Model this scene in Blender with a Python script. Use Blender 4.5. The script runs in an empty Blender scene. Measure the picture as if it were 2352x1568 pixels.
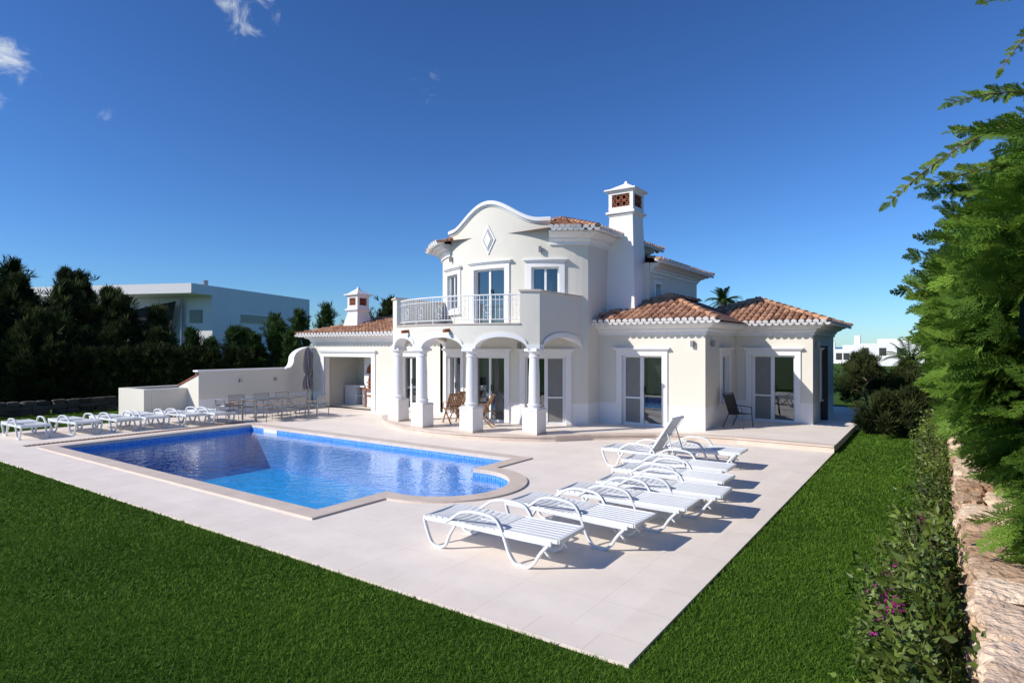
import bpy, math, random
import numpy as np
from mathutils import Vector, Matrix
from mathutils.geometry import tessellate_polygon
random.seed(3); rng=np.random.default_rng(3)
scene=bpy.context.scene; COL=scene.collection
rad=math.radians; pi=math.pi
sin=math.sin; cos=math.cos; sqrt=math.sqrt
ORG={}
# ---------------------------------------------------------------- materials
def mat(name,c,rough=.6,var=.12,vs=2.0,bump=0,bs=30,metal=0,spec=.5,attr=False,c2=None,trans=0,bd=.02):
    m=bpy.data.materials.new(name); m.use_nodes=True
    nt=m.node_tree; N=nt.nodes; L=nt.links
    b=N['Principled BSDF']; b.inputs['Roughness'].default_value=rough
    b.inputs['Metallic'].default_value=metal
    b.inputs['Specular IOR Level'].default_value=spec
    tc=N.new('ShaderNodeTexCoord')
    nz=N.new('ShaderNodeTexNoise'); nz.inputs['Scale'].default_value=vs; nz.inputs['Detail'].default_value=6
    L.new(tc.outputs['Object'],nz.inputs['Vector'])
    mx=N.new('ShaderNodeMix'); mx.data_type='RGBA'
    a=[max(0,x*(1-var)) for x in c]; d=[min(1,x*(1+var)) for x in (c2 or c)]
    mx.inputs[6].default_value=(*a,1); mx.inputs[7].default_value=(*d,1)
    fac=nz.outputs['Fac']
    mr=N.new('ShaderNodeMapRange'); mr.inputs[1].default_value=.3; mr.inputs[2].default_value=.7
    L.new(fac,mr.inputs[0]); fac=mr.outputs[0]
    if attr:
        at=N.new('ShaderNodeAttribute'); at.attribute_name='var'
        mm=N.new('ShaderNodeMath'); mm.operation='MULTIPLY_ADD'; mm.inputs[1].default_value=.3
        ma=N.new('ShaderNodeMath'); ma.operation='MULTIPLY'; ma.inputs[1].default_value=.7
        L.new(at.outputs['Fac'],ma.inputs[0]); L.new(fac,mm.inputs[0]); L.new(ma.outputs[0],mm.inputs[2]); fac=mm.outputs[0]
    L.new(fac,mx.inputs[0]); L.new(mx.outputs[2],b.inputs['Base Color'])
    if bump:
        n2=N.new('ShaderNodeTexNoise'); n2.inputs['Scale'].default_value=bs; n2.inputs['Detail'].default_value=5
        L.new(tc.outputs['Object'],n2.inputs['Vector'])
        bp=N.new('ShaderNodeBump'); bp.inputs['Strength'].default_value=bump; bp.inputs['Distance'].default_value=bd
        L.new(n2.outputs['Fac'],bp.inputs['Height']); L.new(bp.outputs[0],b.inputs['Normal'])
    if trans:
        tr=N.new('ShaderNodeBsdfTranslucent'); ms=N.new('ShaderNodeMixShader'); ms.inputs[0].default_value=trans
        L.new(mx.outputs[2],tr.inputs['Color']); L.new(b.outputs[0],ms.inputs[1]); L.new(tr.outputs[0],ms.inputs[2])
        L.new(ms.outputs[0],N['Material Output'].inputs['Surface'])
    return m
M_WALL=mat('cream_render',(.725,.69,.605),.85,.03,.7,.15,60,spec=.2)
M_WHITE=mat('white_render',(.82,.81,.80),.8,.02,.8,.1,60,spec=.2)
M_TRIMG=mat('grey_trim',(.42,.43,.45),.8,.03)
M_TILE=mat('terracotta_tile',(.24,.105,.06),.9,.25,9,.3,50,attr=True,c2=(.56,.33,.21),spec=.2)
M_TILED=mat('terracotta_channel',(.16,.075,.05),.9,.25,6)
M_MORT=mat('white_mortar',(.76,.75,.73),.85,.05,5)
M_PLAST=mat('white_plastic',(.74,.76,.77),.35,.03,4,spec=.5)
M_FRAME=mat('white_aluminium',(.78,.78,.77),.4,.02)
M_SCREEN=mat('door_screen',(.20,.195,.185),.5,.06,3)
M_CURT=mat('curtain',(.27,.26,.235),.9,.08,4)
M_DARK=mat('interior_dark',(.05,.048,.045),.9,.2,1)
M_METAL=mat('brushed_metal',(.30,.30,.30),.4,.05,metal=.7)
M_BLACK=mat('black_metal',(.03,.03,.032),.5,.1)
M_TEAK=mat('teak_wood',(.20,.10,.05),.6,.3,14,c2=(.34,.19,.1))
M_BRICK=mat('brick_red',(.30,.10,.05),.85,.3,12,.5,30)
M_HOLLOW=mat('hollow_black',(.015,.013,.012),.95,.1)
M_BARK=mat('bark',(.13,.09,.06),.95,.3,12,.6,30)
M_BARKR=mat('twig_bark',(.24,.13,.07),.9,.25,20,.3,40)
M_CANVAS=mat('grey_canvas',(.23,.21,.23),.9,.15,8)
M_COPING=mat('coping_stone',(.66,.55,.46),.7,.08,3,.15,40)
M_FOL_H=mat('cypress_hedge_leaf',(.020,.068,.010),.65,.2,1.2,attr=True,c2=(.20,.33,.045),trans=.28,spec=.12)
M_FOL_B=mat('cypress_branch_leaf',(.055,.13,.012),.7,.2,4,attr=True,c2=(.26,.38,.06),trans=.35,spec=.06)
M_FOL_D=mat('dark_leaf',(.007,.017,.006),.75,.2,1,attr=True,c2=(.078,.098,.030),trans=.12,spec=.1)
M_FOL_M=mat('mid_leaf',(.012,.038,.010),.7,.2,1,attr=True,c2=(.065,.115,.028),trans=.15,spec=.12)
M_FOL_S=mat('shrub_leaf',(.022,.055,.010),.45,.2,2,attr=True,c2=(.17,.23,.04),trans=.2,spec=.35)
M_FLOWER=mat('magenta_bract',(.50,.03,.30),.6,.2,8,attr=True,trans=.3)
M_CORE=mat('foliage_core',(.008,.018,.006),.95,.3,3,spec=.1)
M_STONE=mat('honey_stone',(.42,.22,.10),.9,.25,7,.9,18,attr=True,c2=(.78,.60,.43),bd=.05)
M_STONED=mat('shaded_stone',(.035,.032,.024),.95,.25,4,.6,25,attr=True,c2=(.07,.062,.05))  # shadow on the low wall is put into this dark colour
M_MORTAR=mat('wall_mortar',(.26,.20,.14),.95,.2,5,.4,40)
M_GRASSB=mat('grass_blade',(.036,.094,.009),.65,.2,.5,attr=True,c2=(.135,.250,.026),trans=.3,spec=.12)
M_NEIGH=mat('neighbour_render',(.74,.73,.73),.85,.03,.4)
M_WGLASS=mat('window_teal',(.02,.07,.07),.15,.2,1)
M_SAIL=mat('black_sail',(.02,.02,.022),.9,.1)

def glassmat(name,base=.06,tint=(.85,.9,.92)):
    m=bpy.data.materials.new(name); m.use_nodes=True; nt=m.node_tree; N=nt.nodes; L=nt.links
    N.remove(N['Principled BSDF'])
    lw=N.new('ShaderNodeLayerWeight'); lw.inputs['Blend'].default_value=.5
    p=N.new('ShaderNodeMath'); p.operation='POWER'; p.inputs[1].default_value=3.5; L.new(lw.outputs['Facing'],p.inputs[0])
    a=N.new('ShaderNodeMath'); a.operation='MULTIPLY_ADD'; a.inputs[1].default_value=.85; a.inputs[2].default_value=base; L.new(p.outputs[0],a.inputs[0])
    t=N.new('ShaderNodeBsdfTransparent'); t.inputs[0].default_value=(*tint,1)
    g=N.new('ShaderNodeBsdfGlossy'); g.inputs['Roughness'].default_value=.01; g.inputs['Color'].default_value=(.9,.95,1,1)
    mx=N.new('ShaderNodeMixShader'); L.new(a.outputs[0],mx.inputs[0]); L.new(t.outputs[0],mx.inputs[1]); L.new(g.outputs[0],mx.inputs[2])
    L.new(mx.outputs[0],N['Material Output'].inputs['Surface'])
    return m
M_GLASS=glassmat('window_glass',.17,(.50,.55,.58))

def watermat():
    m=glassmat('pool_water',.04,(.74,.95,.98)); nt=m.node_tree; N=nt.nodes; L=nt.links
    tc=N.new('ShaderNodeTexCoord'); 
    n1=N.new('ShaderNodeTexNoise'); n1.inputs['Scale'].default_value=3.6; n1.inputs['Detail'].default_value=3; n1.inputs['Distortion'].default_value=.7
    n2=N.new('ShaderNodeTexNoise'); n2.inputs['Scale'].default_value=13; n2.inputs['Detail'].default_value=2
    L.new(tc.outputs['Object'],n1.inputs['Vector']); L.new(tc.outputs['Object'],n2.inputs['Vector'])
    ad=N.new('ShaderNodeMath'); ad.operation='MULTIPLY_ADD'; ad.inputs[1].default_value=.3
    L.new(n2.outputs['Fac'],ad.inputs[0]); L.new(n1.outputs['Fac'],ad.inputs[2])
    bp=N.new('ShaderNodeBump'); bp.inputs['Strength'].default_value=.22; bp.inputs['Distance'].default_value=.05
    L.new(ad.outputs[0],bp.inputs['Height'])
    for n in N:
        if n.type=='BSDF_GLOSSY': L.new(bp.outputs[0],n.inputs['Normal'])
        if n.type=='LAYER_WEIGHT': L.new(bp.outputs[0],n.inputs['Normal'])
    return m
M_WATER=watermat()

def gridmat(name,c1,c2,cm,size,mortar,rough=.6,wallmode=False,bump=.3,noise=.08,size2=None,ns=1.3):
    m=bpy.data.materials.new(name); m.use_nodes=True; nt=m.node_tree; N=nt.nodes; L=nt.links
    b=N['Principled BSDF']; b.inputs['Roughness'].default_value=rough; b.inputs['Specular IOR Level'].default_value=.3
    tc=N.new('ShaderNodeTexCoord'); vec=tc.outputs['Object']
    if wallmode:
        sp=N.new('ShaderNodeSeparateXYZ'); L.new(vec,sp.inputs[0])
        ad=N.new('ShaderNodeMath'); L.new(sp.outputs[0],ad.inputs[0]); L.new(sp.outputs[1],ad.inputs[1])
        cb=N.new('ShaderNodeCombineXYZ'); L.new(ad.outputs[0],cb.inputs[0]); L.new(sp.outputs[2],cb.inputs[1]); vec=cb.outputs[0]
    br=N.new('ShaderNodeTexBrick'); br.offset=0; br.squash=1
    br.inputs['Scale'].default_value=1; br.inputs['Brick Width'].default_value=size; br.inputs['Row Height'].default_value=size2 or size
    br.inputs['Mortar Size'].default_value=mortar; br.inputs['Mortar Smooth'].default_value=.2
    br.inputs['Color1'].default_value=(*c1,1); br.inputs['Color2'].default_value=(*c2,1); br.inputs['Mortar'].default_value=(*cm,1)
    L.new(vec,br.inputs['Vector'])
    nz=N.new('ShaderNodeTexNoise'); nz.inputs['Scale'].default_value=ns; nz.inputs['Detail'].default_value=9; nz.inputs['Roughness'].default_value=.68; L.new(tc.outputs['Object'],nz.inputs['Vector'])
    mr=N.new('ShaderNodeMapRange'); mr.inputs[1].default_value=.3; mr.inputs[2].default_value=.7; mr.inputs[3].default_value=1-noise; mr.inputs[4].default_value=1+noise
    L.new(nz.outputs['Fac'],mr.inputs[0])
    mx=N.new('ShaderNodeMix'); mx.data_type='RGBA'; mx.blend_type='MULTIPLY'; mx.inputs[0].default_value=1
    L.new(br.outputs['Color'],mx.inputs[6]); L.new(mr.outputs[0],mx.inputs[7]); L.new(mx.outputs[2],b.inputs['Base Color'])
    bp=N.new('ShaderNodeBump'); bp.inputs['Strength'].default_value=bump; bp.inputs['Distance'].default_value=.004; bp.invert=True
    L.new(br.outputs['Fac'],bp.inputs['Height']); L.new(bp.outputs[0],b.inputs['Normal'])
    return m
M_PAVE=gridmat('limestone_paving',(.87,.775,.68),(.855,.76,.665),(.76,.65,.55),.9,.0045,.65,size2=.6,bump=.1,noise=.08)
M_BORDER=gridmat('limestone_border',(.85,.75,.655),(.82,.725,.63),(.71,.59,.49),.6,.005,.65,noise=.08,bump=.15)
M_MOSW=gridmat('mosaic_wall',(.03,.17,.60),(.07,.32,.80),(.25,.42,.66),.05,.005,.25,True)
M_MOSF=gridmat('mosaic_floor',(.012,.40,.84),(.025,.47,.90),(.03,.46,.86),.1,.005,.35,noise=.14,ns=3)

def groundmat():
    m=bpy.data.materials.new('lawn_ground'); m.use_nodes=True; nt=m.node_tree; N=nt.nodes; L=nt.links
    b=N['Principled BSDF']; b.inputs['Roughness'].default_value=.9; b.inputs['Specular IOR Level'].default_value=.1
    tc=N.new('ShaderNodeTexCoord')
    n1=N.new('ShaderNodeTexNoise'); n1.inputs['Scale'].default_value=.8; n1.inputs['Detail'].default_value=4
    n2=N.new('ShaderNodeTexNoise'); n2.inputs['Scale'].default_value=60; n2.inputs['Detail'].default_value=6
    for n in (n1,n2): L.new(tc.outputs['Object'],n.inputs['Vector'])
    r1=N.new('ShaderNodeValToRGB'); r1.color_ramp.elements[0].position=.3; r1.color_ramp.elements[1].position=.7
    r1.color_ramp.elements[0].color=(.038,.086,.010,1); r1.color_ramp.elements[1].color=(.066,.135,.016,1)
    L.new(n1.outputs['Fac'],r1.inputs[0])
    mr=N.new('ShaderNodeMapRange'); mr.inputs[1].default_value=.3; mr.inputs[2].default_value=.7; mr.inputs[3].default_value=.6; mr.inputs[4].default_value=1.3
    L.new(n2.outputs['Fac'],mr.inputs[0])
    mx=N.new('ShaderNodeMix'); mx.data_type='RGBA'; mx.blend_type='MULTIPLY'; mx.inputs[0].default_value=1
    L.new(r1.outputs[0],mx.inputs[6]); L.new(mr.outputs[0],mx.inputs[7]); L.new(mx.outputs[2],b.inputs['Base Color'])
    bp=N.new('ShaderNodeBump'); bp.inputs['Strength'].default_value=.8; bp.inputs['Distance'].default_value=.02
    L.new(n2.outputs['Fac'],bp.inputs['Height']); L.new(bp.outputs[0],b.inputs['Normal'])
    return m
M_GROUND=groundmat()
M_SEA=mat('sea_water',(.03,.11,.22),.35,.1,.02)

# ---------------------------------------------------------------- mesh builder
class MB:
    def __init__(s): s.v=[];s.f=[];s.m=[];s.a=[]
    def add(s,vs,fs,m=0,a=None):
        o=len(s.v); s.v.extend([tuple(p) for p in vs])
        if a is None: a=random.random()
        for f in fs: s.f.append(tuple(i+o for i in f)); s.m.append(m); s.a.append(a)
    def box(s,lo,hi,m=0,T=None,n=1,a=None):
        T=T or (lambda x,y,z:(x,y,z))
        vs=[]
        for i in range(n+1):
            x=lo[0]+(hi[0]-lo[0])*i/n
            vs+=[T(x,lo[1],lo[2]),T(x,hi[1],lo[2]),T(x,hi[1],hi[2]),T(x,lo[1],hi[2])]
        fs=[(0,1,2,3),tuple(4*n+k for k in (3,2,1,0))]
        for i in range(n):
            for k in range(4):
                fs.append((4*i+k,4*i+4+k,4*i+4+(k+1)%4,4*i+(k+1)%4))
        s.add(vs,fs,m,a)
    def tube(s,pts,r,n=6,m=0,r2=None,a=None):
        pts=[Vector(p) for p in pts]; N=len(pts); vs=[];up=Vector((0,0,1))
        for i,p in enumerate(pts):
            t=(pts[min(i+1,N-1)]-pts[max(i-1,0)]).normalized()
            if abs(t.dot(up))>.95: u=t.cross(Vector((1,0,0))).normalized()
            else: u=t.cross(up).normalized()
            w=t.cross(u)
            rr=r if r2 is None else r+(r2-r)*i/(N-1)
            for k in range(n):
                q=2*pi*k/n; vs.append(p+u*cos(q)*rr+w*sin(q)*rr)
        fs=[tuple(range(n)),tuple((N-1)*n+k for k in range(n-1,-1,-1))]
        for i in range(N-1):
            for k in range(n): fs.append((i*n+k,(i+1)*n+k,(i+1)*n+(k+1)%n,i*n+(k+1)%n))
        s.add(vs,fs,m,a)
    def bar(s,pts,side,w,h,m=0):
        pts=[Vector(p) for p in pts]; side=Vector(side).normalized(); N=len(pts); vs=[]
        for i,p in enumerate(pts):
            t=(pts[min(i+1,N-1)]-pts[max(i-1,0)]).normalized(); u=t.cross(side).normalized()
            vs+=[p+side*w/2+u*h/2,p-side*w/2+u*h/2,p-side*w/2-u*h/2,p+side*w/2-u*h/2]
        fs=[(0,1,2,3),tuple(4*(N-1)+k for k in (3,2,1,0))]
        for i in range(N-1):
            for k in range(4): fs.append((4*i+k,4*i+4+k,4*i+4+(k+1)%4,4*i+(k+1)%4))
        s.add(vs,fs,m)
    def lathe(s,prof,c,n=20,m=0,a=None):
        vs=[];N=len(prof)
        for r,z in prof:
            for k in range(n): vs.append((c[0]+r*cos(2*pi*k/n),c[1]+r*sin(2*pi*k/n),z))
        fs=[tuple(range(n)),tuple((N-1)*n+k for k in range(n-1,-1,-1))]
        for i in range(N-1):
            for k in range(n): fs.append((i*n+k,(i+1)*n+k,(i+1)*n+(k+1)%n,i*n+(k+1)%n))
        s.add(vs,fs,m,a)
    def frustum(s,c,h0,h1,z0,z1,m=0,h0y=None,h1y=None):
        h0y=h0y or h0; h1y=h1y or h1
        vs=[(c[0]+a*h0,c[1]+b*h0y,z0) for a,b in ((-1,-1),(1,-1),(1,1),(-1,1))]+[(c[0]+a*h1,c[1]+b*h1y,z1) for a,b in ((-1,-1),(1,-1),(1,1),(-1,1))]
        s.add(vs,[(3,2,1,0),(4,5,6,7)]+[(k,(k+1)%4,4+(k+1)%4,4+k) for k in range(4)],m)
    def holed(s,outer,hole,z,m=0):
        pl=[[Vector((x,y,0)) for x,y in outer],[Vector((x,y,0)) for x,y in hole]]
        tr=tessellate_polygon(pl); vs=[(p.x,p.y,z) for q in pl for p in q]
        fs=[]
        for t in tr:
            a,b,c=[Vector(vs[i]) for i in t]
            fs.append(t if (b-a).cross(c-a).z>0 else t[::-1])
        s.add(vs,fs,m)
def build(mb,name,mats,parent=None,origin=None,smooth=False,recalc=True,label=None,category=None,kind=None,bevel=0,group=None):
    me=bpy.data.meshes.new(name)
    o=Vector(origin) if origin is not None else (ORG[parent.name].copy() if parent else Vector((0,0,0)))
    me.from_pydata([(v[0]-o.x,v[1]-o.y,v[2]-o.z) for v in mb.v],[],mb.f)
    for m in mats: me.materials.append(m)
    me.polygons.foreach_set('material_index',mb.m)
    at=me.attributes.new('var','FLOAT','FACE'); at.data.foreach_set('value',mb.a)
    if recalc:
        import bmesh
        bm=bmesh.new(); bm.from_mesh(me); bmesh.ops.recalc_face_normals(bm,faces=bm.faces); bm.to_mesh(me); bm.free()
    if smooth:
        me.polygons.foreach_set('use_smooth',[True]*len(me.polygons))
        try: me.set_sharp_from_angle(angle=rad(40))
        except Exception: pass
    me.update()
    return link(me,name,parent,o,label,category,kind,bevel,group)
def link(me,name,parent,o,label=None,category=None,kind=None,bevel=0,group=None):
    ob=bpy.data.objects.new(name,me); COL.objects.link(ob); ORG[ob.name]=o.copy()
    if parent: ob.parent=parent; ob.location=o-ORG[parent.name]
    else: ob.location=o
    if label: ob['label']=label
    if category: ob['category']=category
    if kind: ob['kind']=kind
    if group: ob['group']=group
    if bevel:
        b=ob.modifiers.new('bevel','BEVEL'); b.width=bevel; b.segments=2; b.limit_method='ANGLE'
    return ob
def empty(name,loc,label,category,group=None,parent=None):
    e=bpy.data.objects.new(name,None); COL.objects.link(e); e.empty_display_size=.3
    ORG[e.name]=Vector(loc)
    if parent: e.parent=parent; e.location=Vector(loc)-ORG[parent.name]
    else: e.location=Vector(loc)
    if label: e['label']=label
    if category: e['category']=category
    if group: e['group']=group
    return e
def copy_thing(root,loc,rot=None,label=None,scale=None):
    def cp(o,par):
        n=o.copy(); COL.objects.link(n)
        if par: n.parent=par
        for c in list(o.children): cp(c,n)
        return n
    n=cp(root,None); n.location=loc
    if rot is not None: n.rotation_euler=(0,0,rot)
    if scale: n.scale=scale
    if label: n['label']=label
    return n
def catmull(P,n=5):
    P=[Vector(p) for p in P]; out=[]
    for i in range(len(P)-1):
        a=P[max(i-1,0)];b=P[i];c=P[i+1];d=P[min(i+2,len(P)-1)]
        for k in range(n):
            t=k/n; out.append(.5*((2*b)+(c-a)*t+(2*a-5*b+4*c-d)*t*t+(3*b-a-3*c+d)*t**3))
    out.append(P[-1]); return out
def sweep(mb,path,prof,m=0,closed=False):
    n=len(path); P=[Vector((p[0],p[1])) for p in path]; rows=[]
    def rn(a,b):
        d=(b-a).normalized(); return Vector((d.y,-d.x))
    for i in range(n):
        if closed: n1=rn(P[i-1],P[i]); n2=rn(P[i],P[(i+1)%n])
        else:
            n1=rn(P[i-1],P[i]) if i>0 else rn(P[0],P[1]); n2=rn(P[i],P[i+1]) if i<n-1 else n1
        b=(n1+n2).normalized(); b=b/max(.3,b.dot(n1)); rows.append(b)
    vs=[];k=len(prof)
    for p,b in zip(P,rows):
        for o,z in prof: q=p+b*o; vs.append((q.x,q.y,z))
    fs=[]
    for i in range(n if closed else n-1):
        j=(i+1)%n
        for a in range(k-1): fs.append((i*k+a,j*k+a,j*k+a+1,i*k+a+1))
    if not closed: fs+= [tuple(range(k)),tuple((n-1)*k+a for a in range(k-1,-1,-1))]
    mb.add(vs,fs,m)

# ---------------------------------------------------------------- camera / world / sun
cam=bpy.data.cameras.new('camera'); co=bpy.data.objects.new('camera',cam); COL.objects.link(co)
co.location=(0,0,2.5); co.rotation_euler=(rad(90),0,rad(35.07)); cam.lens=1387/2352*36; cam.sensor_width=36
cam.shift_y=.0055; cam.clip_end=30000; cam.clip_start=.05; scene.camera=co
scene.view_settings.view_transform='Standard'; scene.view_settings.look='None'; scene.view_settings.exposure=0
EL=34; sx,sy=.56,.83
w=bpy.data.worlds.new('World'); scene.world=w; w.use_nodes=True; N=w.node_tree.nodes; L=w.node_tree.links
bg=N['Background']; bg.inputs[1].default_value=.1
sky=N.new('ShaderNodeTexSky'); sky.sky_type='NISHITA'; sky.sun_disc=False; sky.sun_elevation=rad(EL)
sky.sun_rotation=math.atan2(-sx,-sy); sky.air_density=1.0; sky.dust_density=.1; sky.ozone_density=3.0
tint=N.new('ShaderNodeMix'); tint.data_type='RGBA'; tint.blend_type='MULTIPLY'; tint.inputs[0].default_value=1; tint.inputs[7].default_value=(.70,.97,1.40,1)
L.new(sky.outputs[0],tint.inputs[6])
gm=N.new('ShaderNodeGamma'); gm.inputs[1].default_value=1.2; L.new(tint.outputs[2],gm.inputs[0])
t2=N.new('ShaderNodeMix'); t2.data_type='RGBA'; t2.blend_type='MULTIPLY'; t2.inputs[0].default_value=1; t2.inputs[7].default_value=(.62,.66,.63,1); L.new(gm.outputs[0],t2.inputs[6])
tc=N.new('ShaderNodeTexCoord')
nz=N.new('ShaderNodeTexNoise'); nz.inputs['Scale'].default_value=26; nz.inputs['Detail'].default_value=10; nz.inputs['Roughness'].default_value=.66; nz.inputs['Distortion'].default_value=1.0
L.new(tc.outputs['Generated'],nz.inputs['Vector'])
tot=None
for d,r,amp in [((-.770,.455,.448),.032,1.),((-.742,.470,.482),.026,.6),((-.750,.487,.448),.022,.6),((-.907,.240,.345),.026,1.),((-.925,.235,.305),.018,.7),((-.63,.667,.3975),.022,.34),((-.885,.33,.30),.014,.5)]:
    v=Vector(d).normalized()
    dn=N.new('ShaderNodeVectorMath'); dn.operation='DISTANCE'; dn.inputs[1].default_value=v; L.new(tc.outputs['Generated'],dn.inputs[0])
    mr=N.new('ShaderNodeMapRange'); mr.interpolation_type='SMOOTHSTEP'; mr.inputs[1].default_value=r*1.7; mr.inputs[2].default_value=0; mr.inputs[3].default_value=0; mr.inputs[4].default_value=amp
    L.new(dn.outputs['Value'],mr.inputs[0])
    if tot is None: tot=mr.outputs[0]
    else:
        a=N.new('ShaderNodeMath'); a.operation='MAXIMUM'; L.new(tot,a.inputs[0]); L.new(mr.outputs[0],a.inputs[1]); tot=a.outputs[0]
ad=N.new('ShaderNodeMath'); ad.operation='MULTIPLY_ADD'; ad.inputs[1].default_value=.30; L.new(tot,ad.inputs[0]); L.new(nz.outputs['Fac'],ad.inputs[2])
nr=N.new('ShaderNodeMapRange'); nr.interpolation_type='SMOOTHSTEP'; nr.inputs[1].default_value=.57; nr.inputs[2].default_value=.97; nr.inputs[4].default_value=.9; L.new(ad.outputs[0],nr.inputs[0])
gt=N.new('ShaderNodeMapRange'); gt.inputs[1].default_value=0; gt.inputs[2].default_value=.4; L.new(tot,gt.inputs[0])
ml=N.new('ShaderNodeMath'); ml.operation='MULTIPLY'; L.new(gt.outputs[0],ml.inputs[0]); L.new(nr.outputs[0],ml.inputs[1])
cm=N.new('ShaderNodeMix'); cm.data_type='RGBA'; cm.inputs[7].default_value=(7.3,7.9,8.6,1)
L.new(ml.outputs[0],cm.inputs[0]); L.new(t2.outputs[2],cm.inputs[6]); L.new(cm.outputs[2],bg.inputs[0])
sl=bpy.data.lights.new('sun','SUN'); sl.energy=4.75; sl.angle=rad(.5); sl.color=(1,.94,.85)
so=bpy.data.objects.new('sun',sl); COL.objects.link(so)
hl=sqrt(sx*sx+sy*sy); tv=Vector((sx/hl*cos(rad(EL)),sy/hl*cos(rad(EL)),-sin(rad(EL))))
so.rotation_euler=tv.to_track_quat('-Z','Y').to_euler(); so.location=(-20,-20,30)

# ---------------------------------------------------------------- ground, pool
def arcp(c,r,a0,a1,n): return [(c[0]+r*cos(rad(a0+(a1-a0)*i/n)),c[1]+r*sin(rad(a0+(a1-a0)*i/n))) for i in range(n+1)]
PX0,PX1,PY0,PY1=-17.9,-7.72,5.82,11.0; PC=(-7.45,8.45)
def poolout(o,r):
    x=PX1+o; a=math.degrees(math.acos(max(-1,min(1,(x-PC[0])/r))))
    return [(PX0-o,PY0-o),(x,PY0-o)]+arcp(PC,r,-a,a,28)+[(x,PY1+o),(PX0-o,PY1+o)]
inner=poolout(0,1.2); outer=poolout(.33,1.53); midp=poolout(.16,1.36)
mb=MB(); mb.holed([(-4000,-4000),(4000,-4000),(4000,4000),(-4000,4000)],midp,-.03)
build(mb,'ground',[M_GROUND],kind='structure',recalc=False)
mb=MB(); mb.add([(-9000,170,.05),(9000,170,.05),(9000,20000,.05),(-9000,20000,.05)],[(0,1,2,3)])
build(mb,'sea',[M_SEA],kind='structure',recalc=False)
mb=MB(); XE=-1.98; YE=4.42; XB=-2.33; YB=4.77; XL=-22.3
mb.holed([(XL,YB),(XB,YB),(XB,16.6),(XL,16.6)],midp,0)
for x0,x1,y0,y1 in [(XL,XE,YE,YB),(XB,XE,YB,16.6)]: mb.add([(x0,y0,0),(x1,y0,0),(x1,y1,0),(x0,y1,0)],[(0,1,2,3)],1)
mb.add([(XL,YE,0),(XE,YE,0),(XE,YE,-.1),(XL,YE,-.1)],[(0,3,2,1)],1); mb.add([(XE,YE,0),(XE,16.6,0),(XE,16.6,-.1),(XE,YE,-.1)],[(0,3,2,1)],1)
build(mb,'pavement',[M_PAVE,M_BORDER],kind='structure',recalc=False)
pool=empty('swimming_pool',((PX0+PX1)/2,8.4,-1.5),'blue mosaic swimming pool with rounded end and stone coping','swimming pool')
mb=MB(); mb.holed(outer,inner,.03,0)
for P,z1,flip in ((outer,-.02,0),(inner,-.05,1)):
    n=len(P)
    for i in range(n):
        a,b=P[i],P[(i+1)%n]; q=[(a[0],a[1],.03),(a[0],a[1],z1),(b[0],b[1],z1),(b[0],b[1],.03)]
        mb.add(q,[(0,1,2,3)] if not flip else [(3,2,1,0)])
build(mb,'coping',[M_COPING],pool,recalc=False,bevel=0)
mb=MB(); n=len(inner); zf=-1.25
for i in range(n):
    a,b=inner[i],inner[(i+1)%n]; mb.add([(a[0],a[1],-.05),(b[0],b[1],-.05),(b[0],b[1],zf),(a[0],a[1],zf)],[(0,1,2,3)],0)
tr=tessellate_polygon([[Vector((x,y,0)) for x,y in inner]]); mb.add([(x,y,zf) for x,y in inner],tr,1)
build(mb,'basin',[M_MOSW,M_MOSF],pool,recalc=False)
mb=MB(); mb.box((-17.2,10.985,-.16),(-16.5,10.998,-.05)); build(mb,'skimmer',[M_FRAME],pool)
mb=MB(); tr=tessellate_polygon([[Vector((x,y,0)) for x,y in inner]]); vs=[(x,y,-.14) for x,y in inner]
fs=[]
for t in tr:
    a,b,c=[Vector(vs[i]) for i in t]; fs.append(t if (b-a).cross(c-a).z>0 else t[::-1])
mb.add(vs,fs); build(mb,'water',[M_WATER],kind='structure',recalc=False)
mb=MB(); mb.box((-18.95,5.4,-.01),(-18.7,11.3,.006))
for k in range(58): mb.box((-18.95,5.42+k*.101,.006),(-18.7,5.42+k*.101+.05,.012),1)
build(mb,'drain_grate',[M_BLACK,M_TEAK],origin=(-18.8,8.4,0),label='brown slatted drain grate set beside the pool',category='drain grate')
# terrace
C=(-11.5,17.9)
def parc(th,r): return (C[0]+r*sin(rad(th)),C[1]-r*cos(rad(th)))
ter=[(-16.0,16.5)]+[parc(t,5.3) for t in range(-50,40,4)]+[(-7.6,14.5),(-7.0,15.0),(-6.2,15.6),(-5.2,16.0),(-4.2,16.15),(XE,16.15),(XE,27),(-16.0,27)]
mb=MB(); n=len(ter)
tr=tessellate_polygon([[Vector((x,y,0)) for x,y in ter]]); mb.add([(x,y,.15) for x,y in ter],tr)
for i in range(n):
    a,b=ter[i],ter[(i+1)%n]; mb.add([(a[0],a[1],.15),(b[0],b[1],.15),(b[0],b[1],-.02),(a[0],a[1],-.02)],[(0,1,2,3)],1)
sweep(mb,ter[:-2],[(.0,.12),(.03,.12),(.03,.158),(-.25,.158)],1)
build(mb,'terrace',[M_PAVE,M_COPING],kind='structure')

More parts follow.
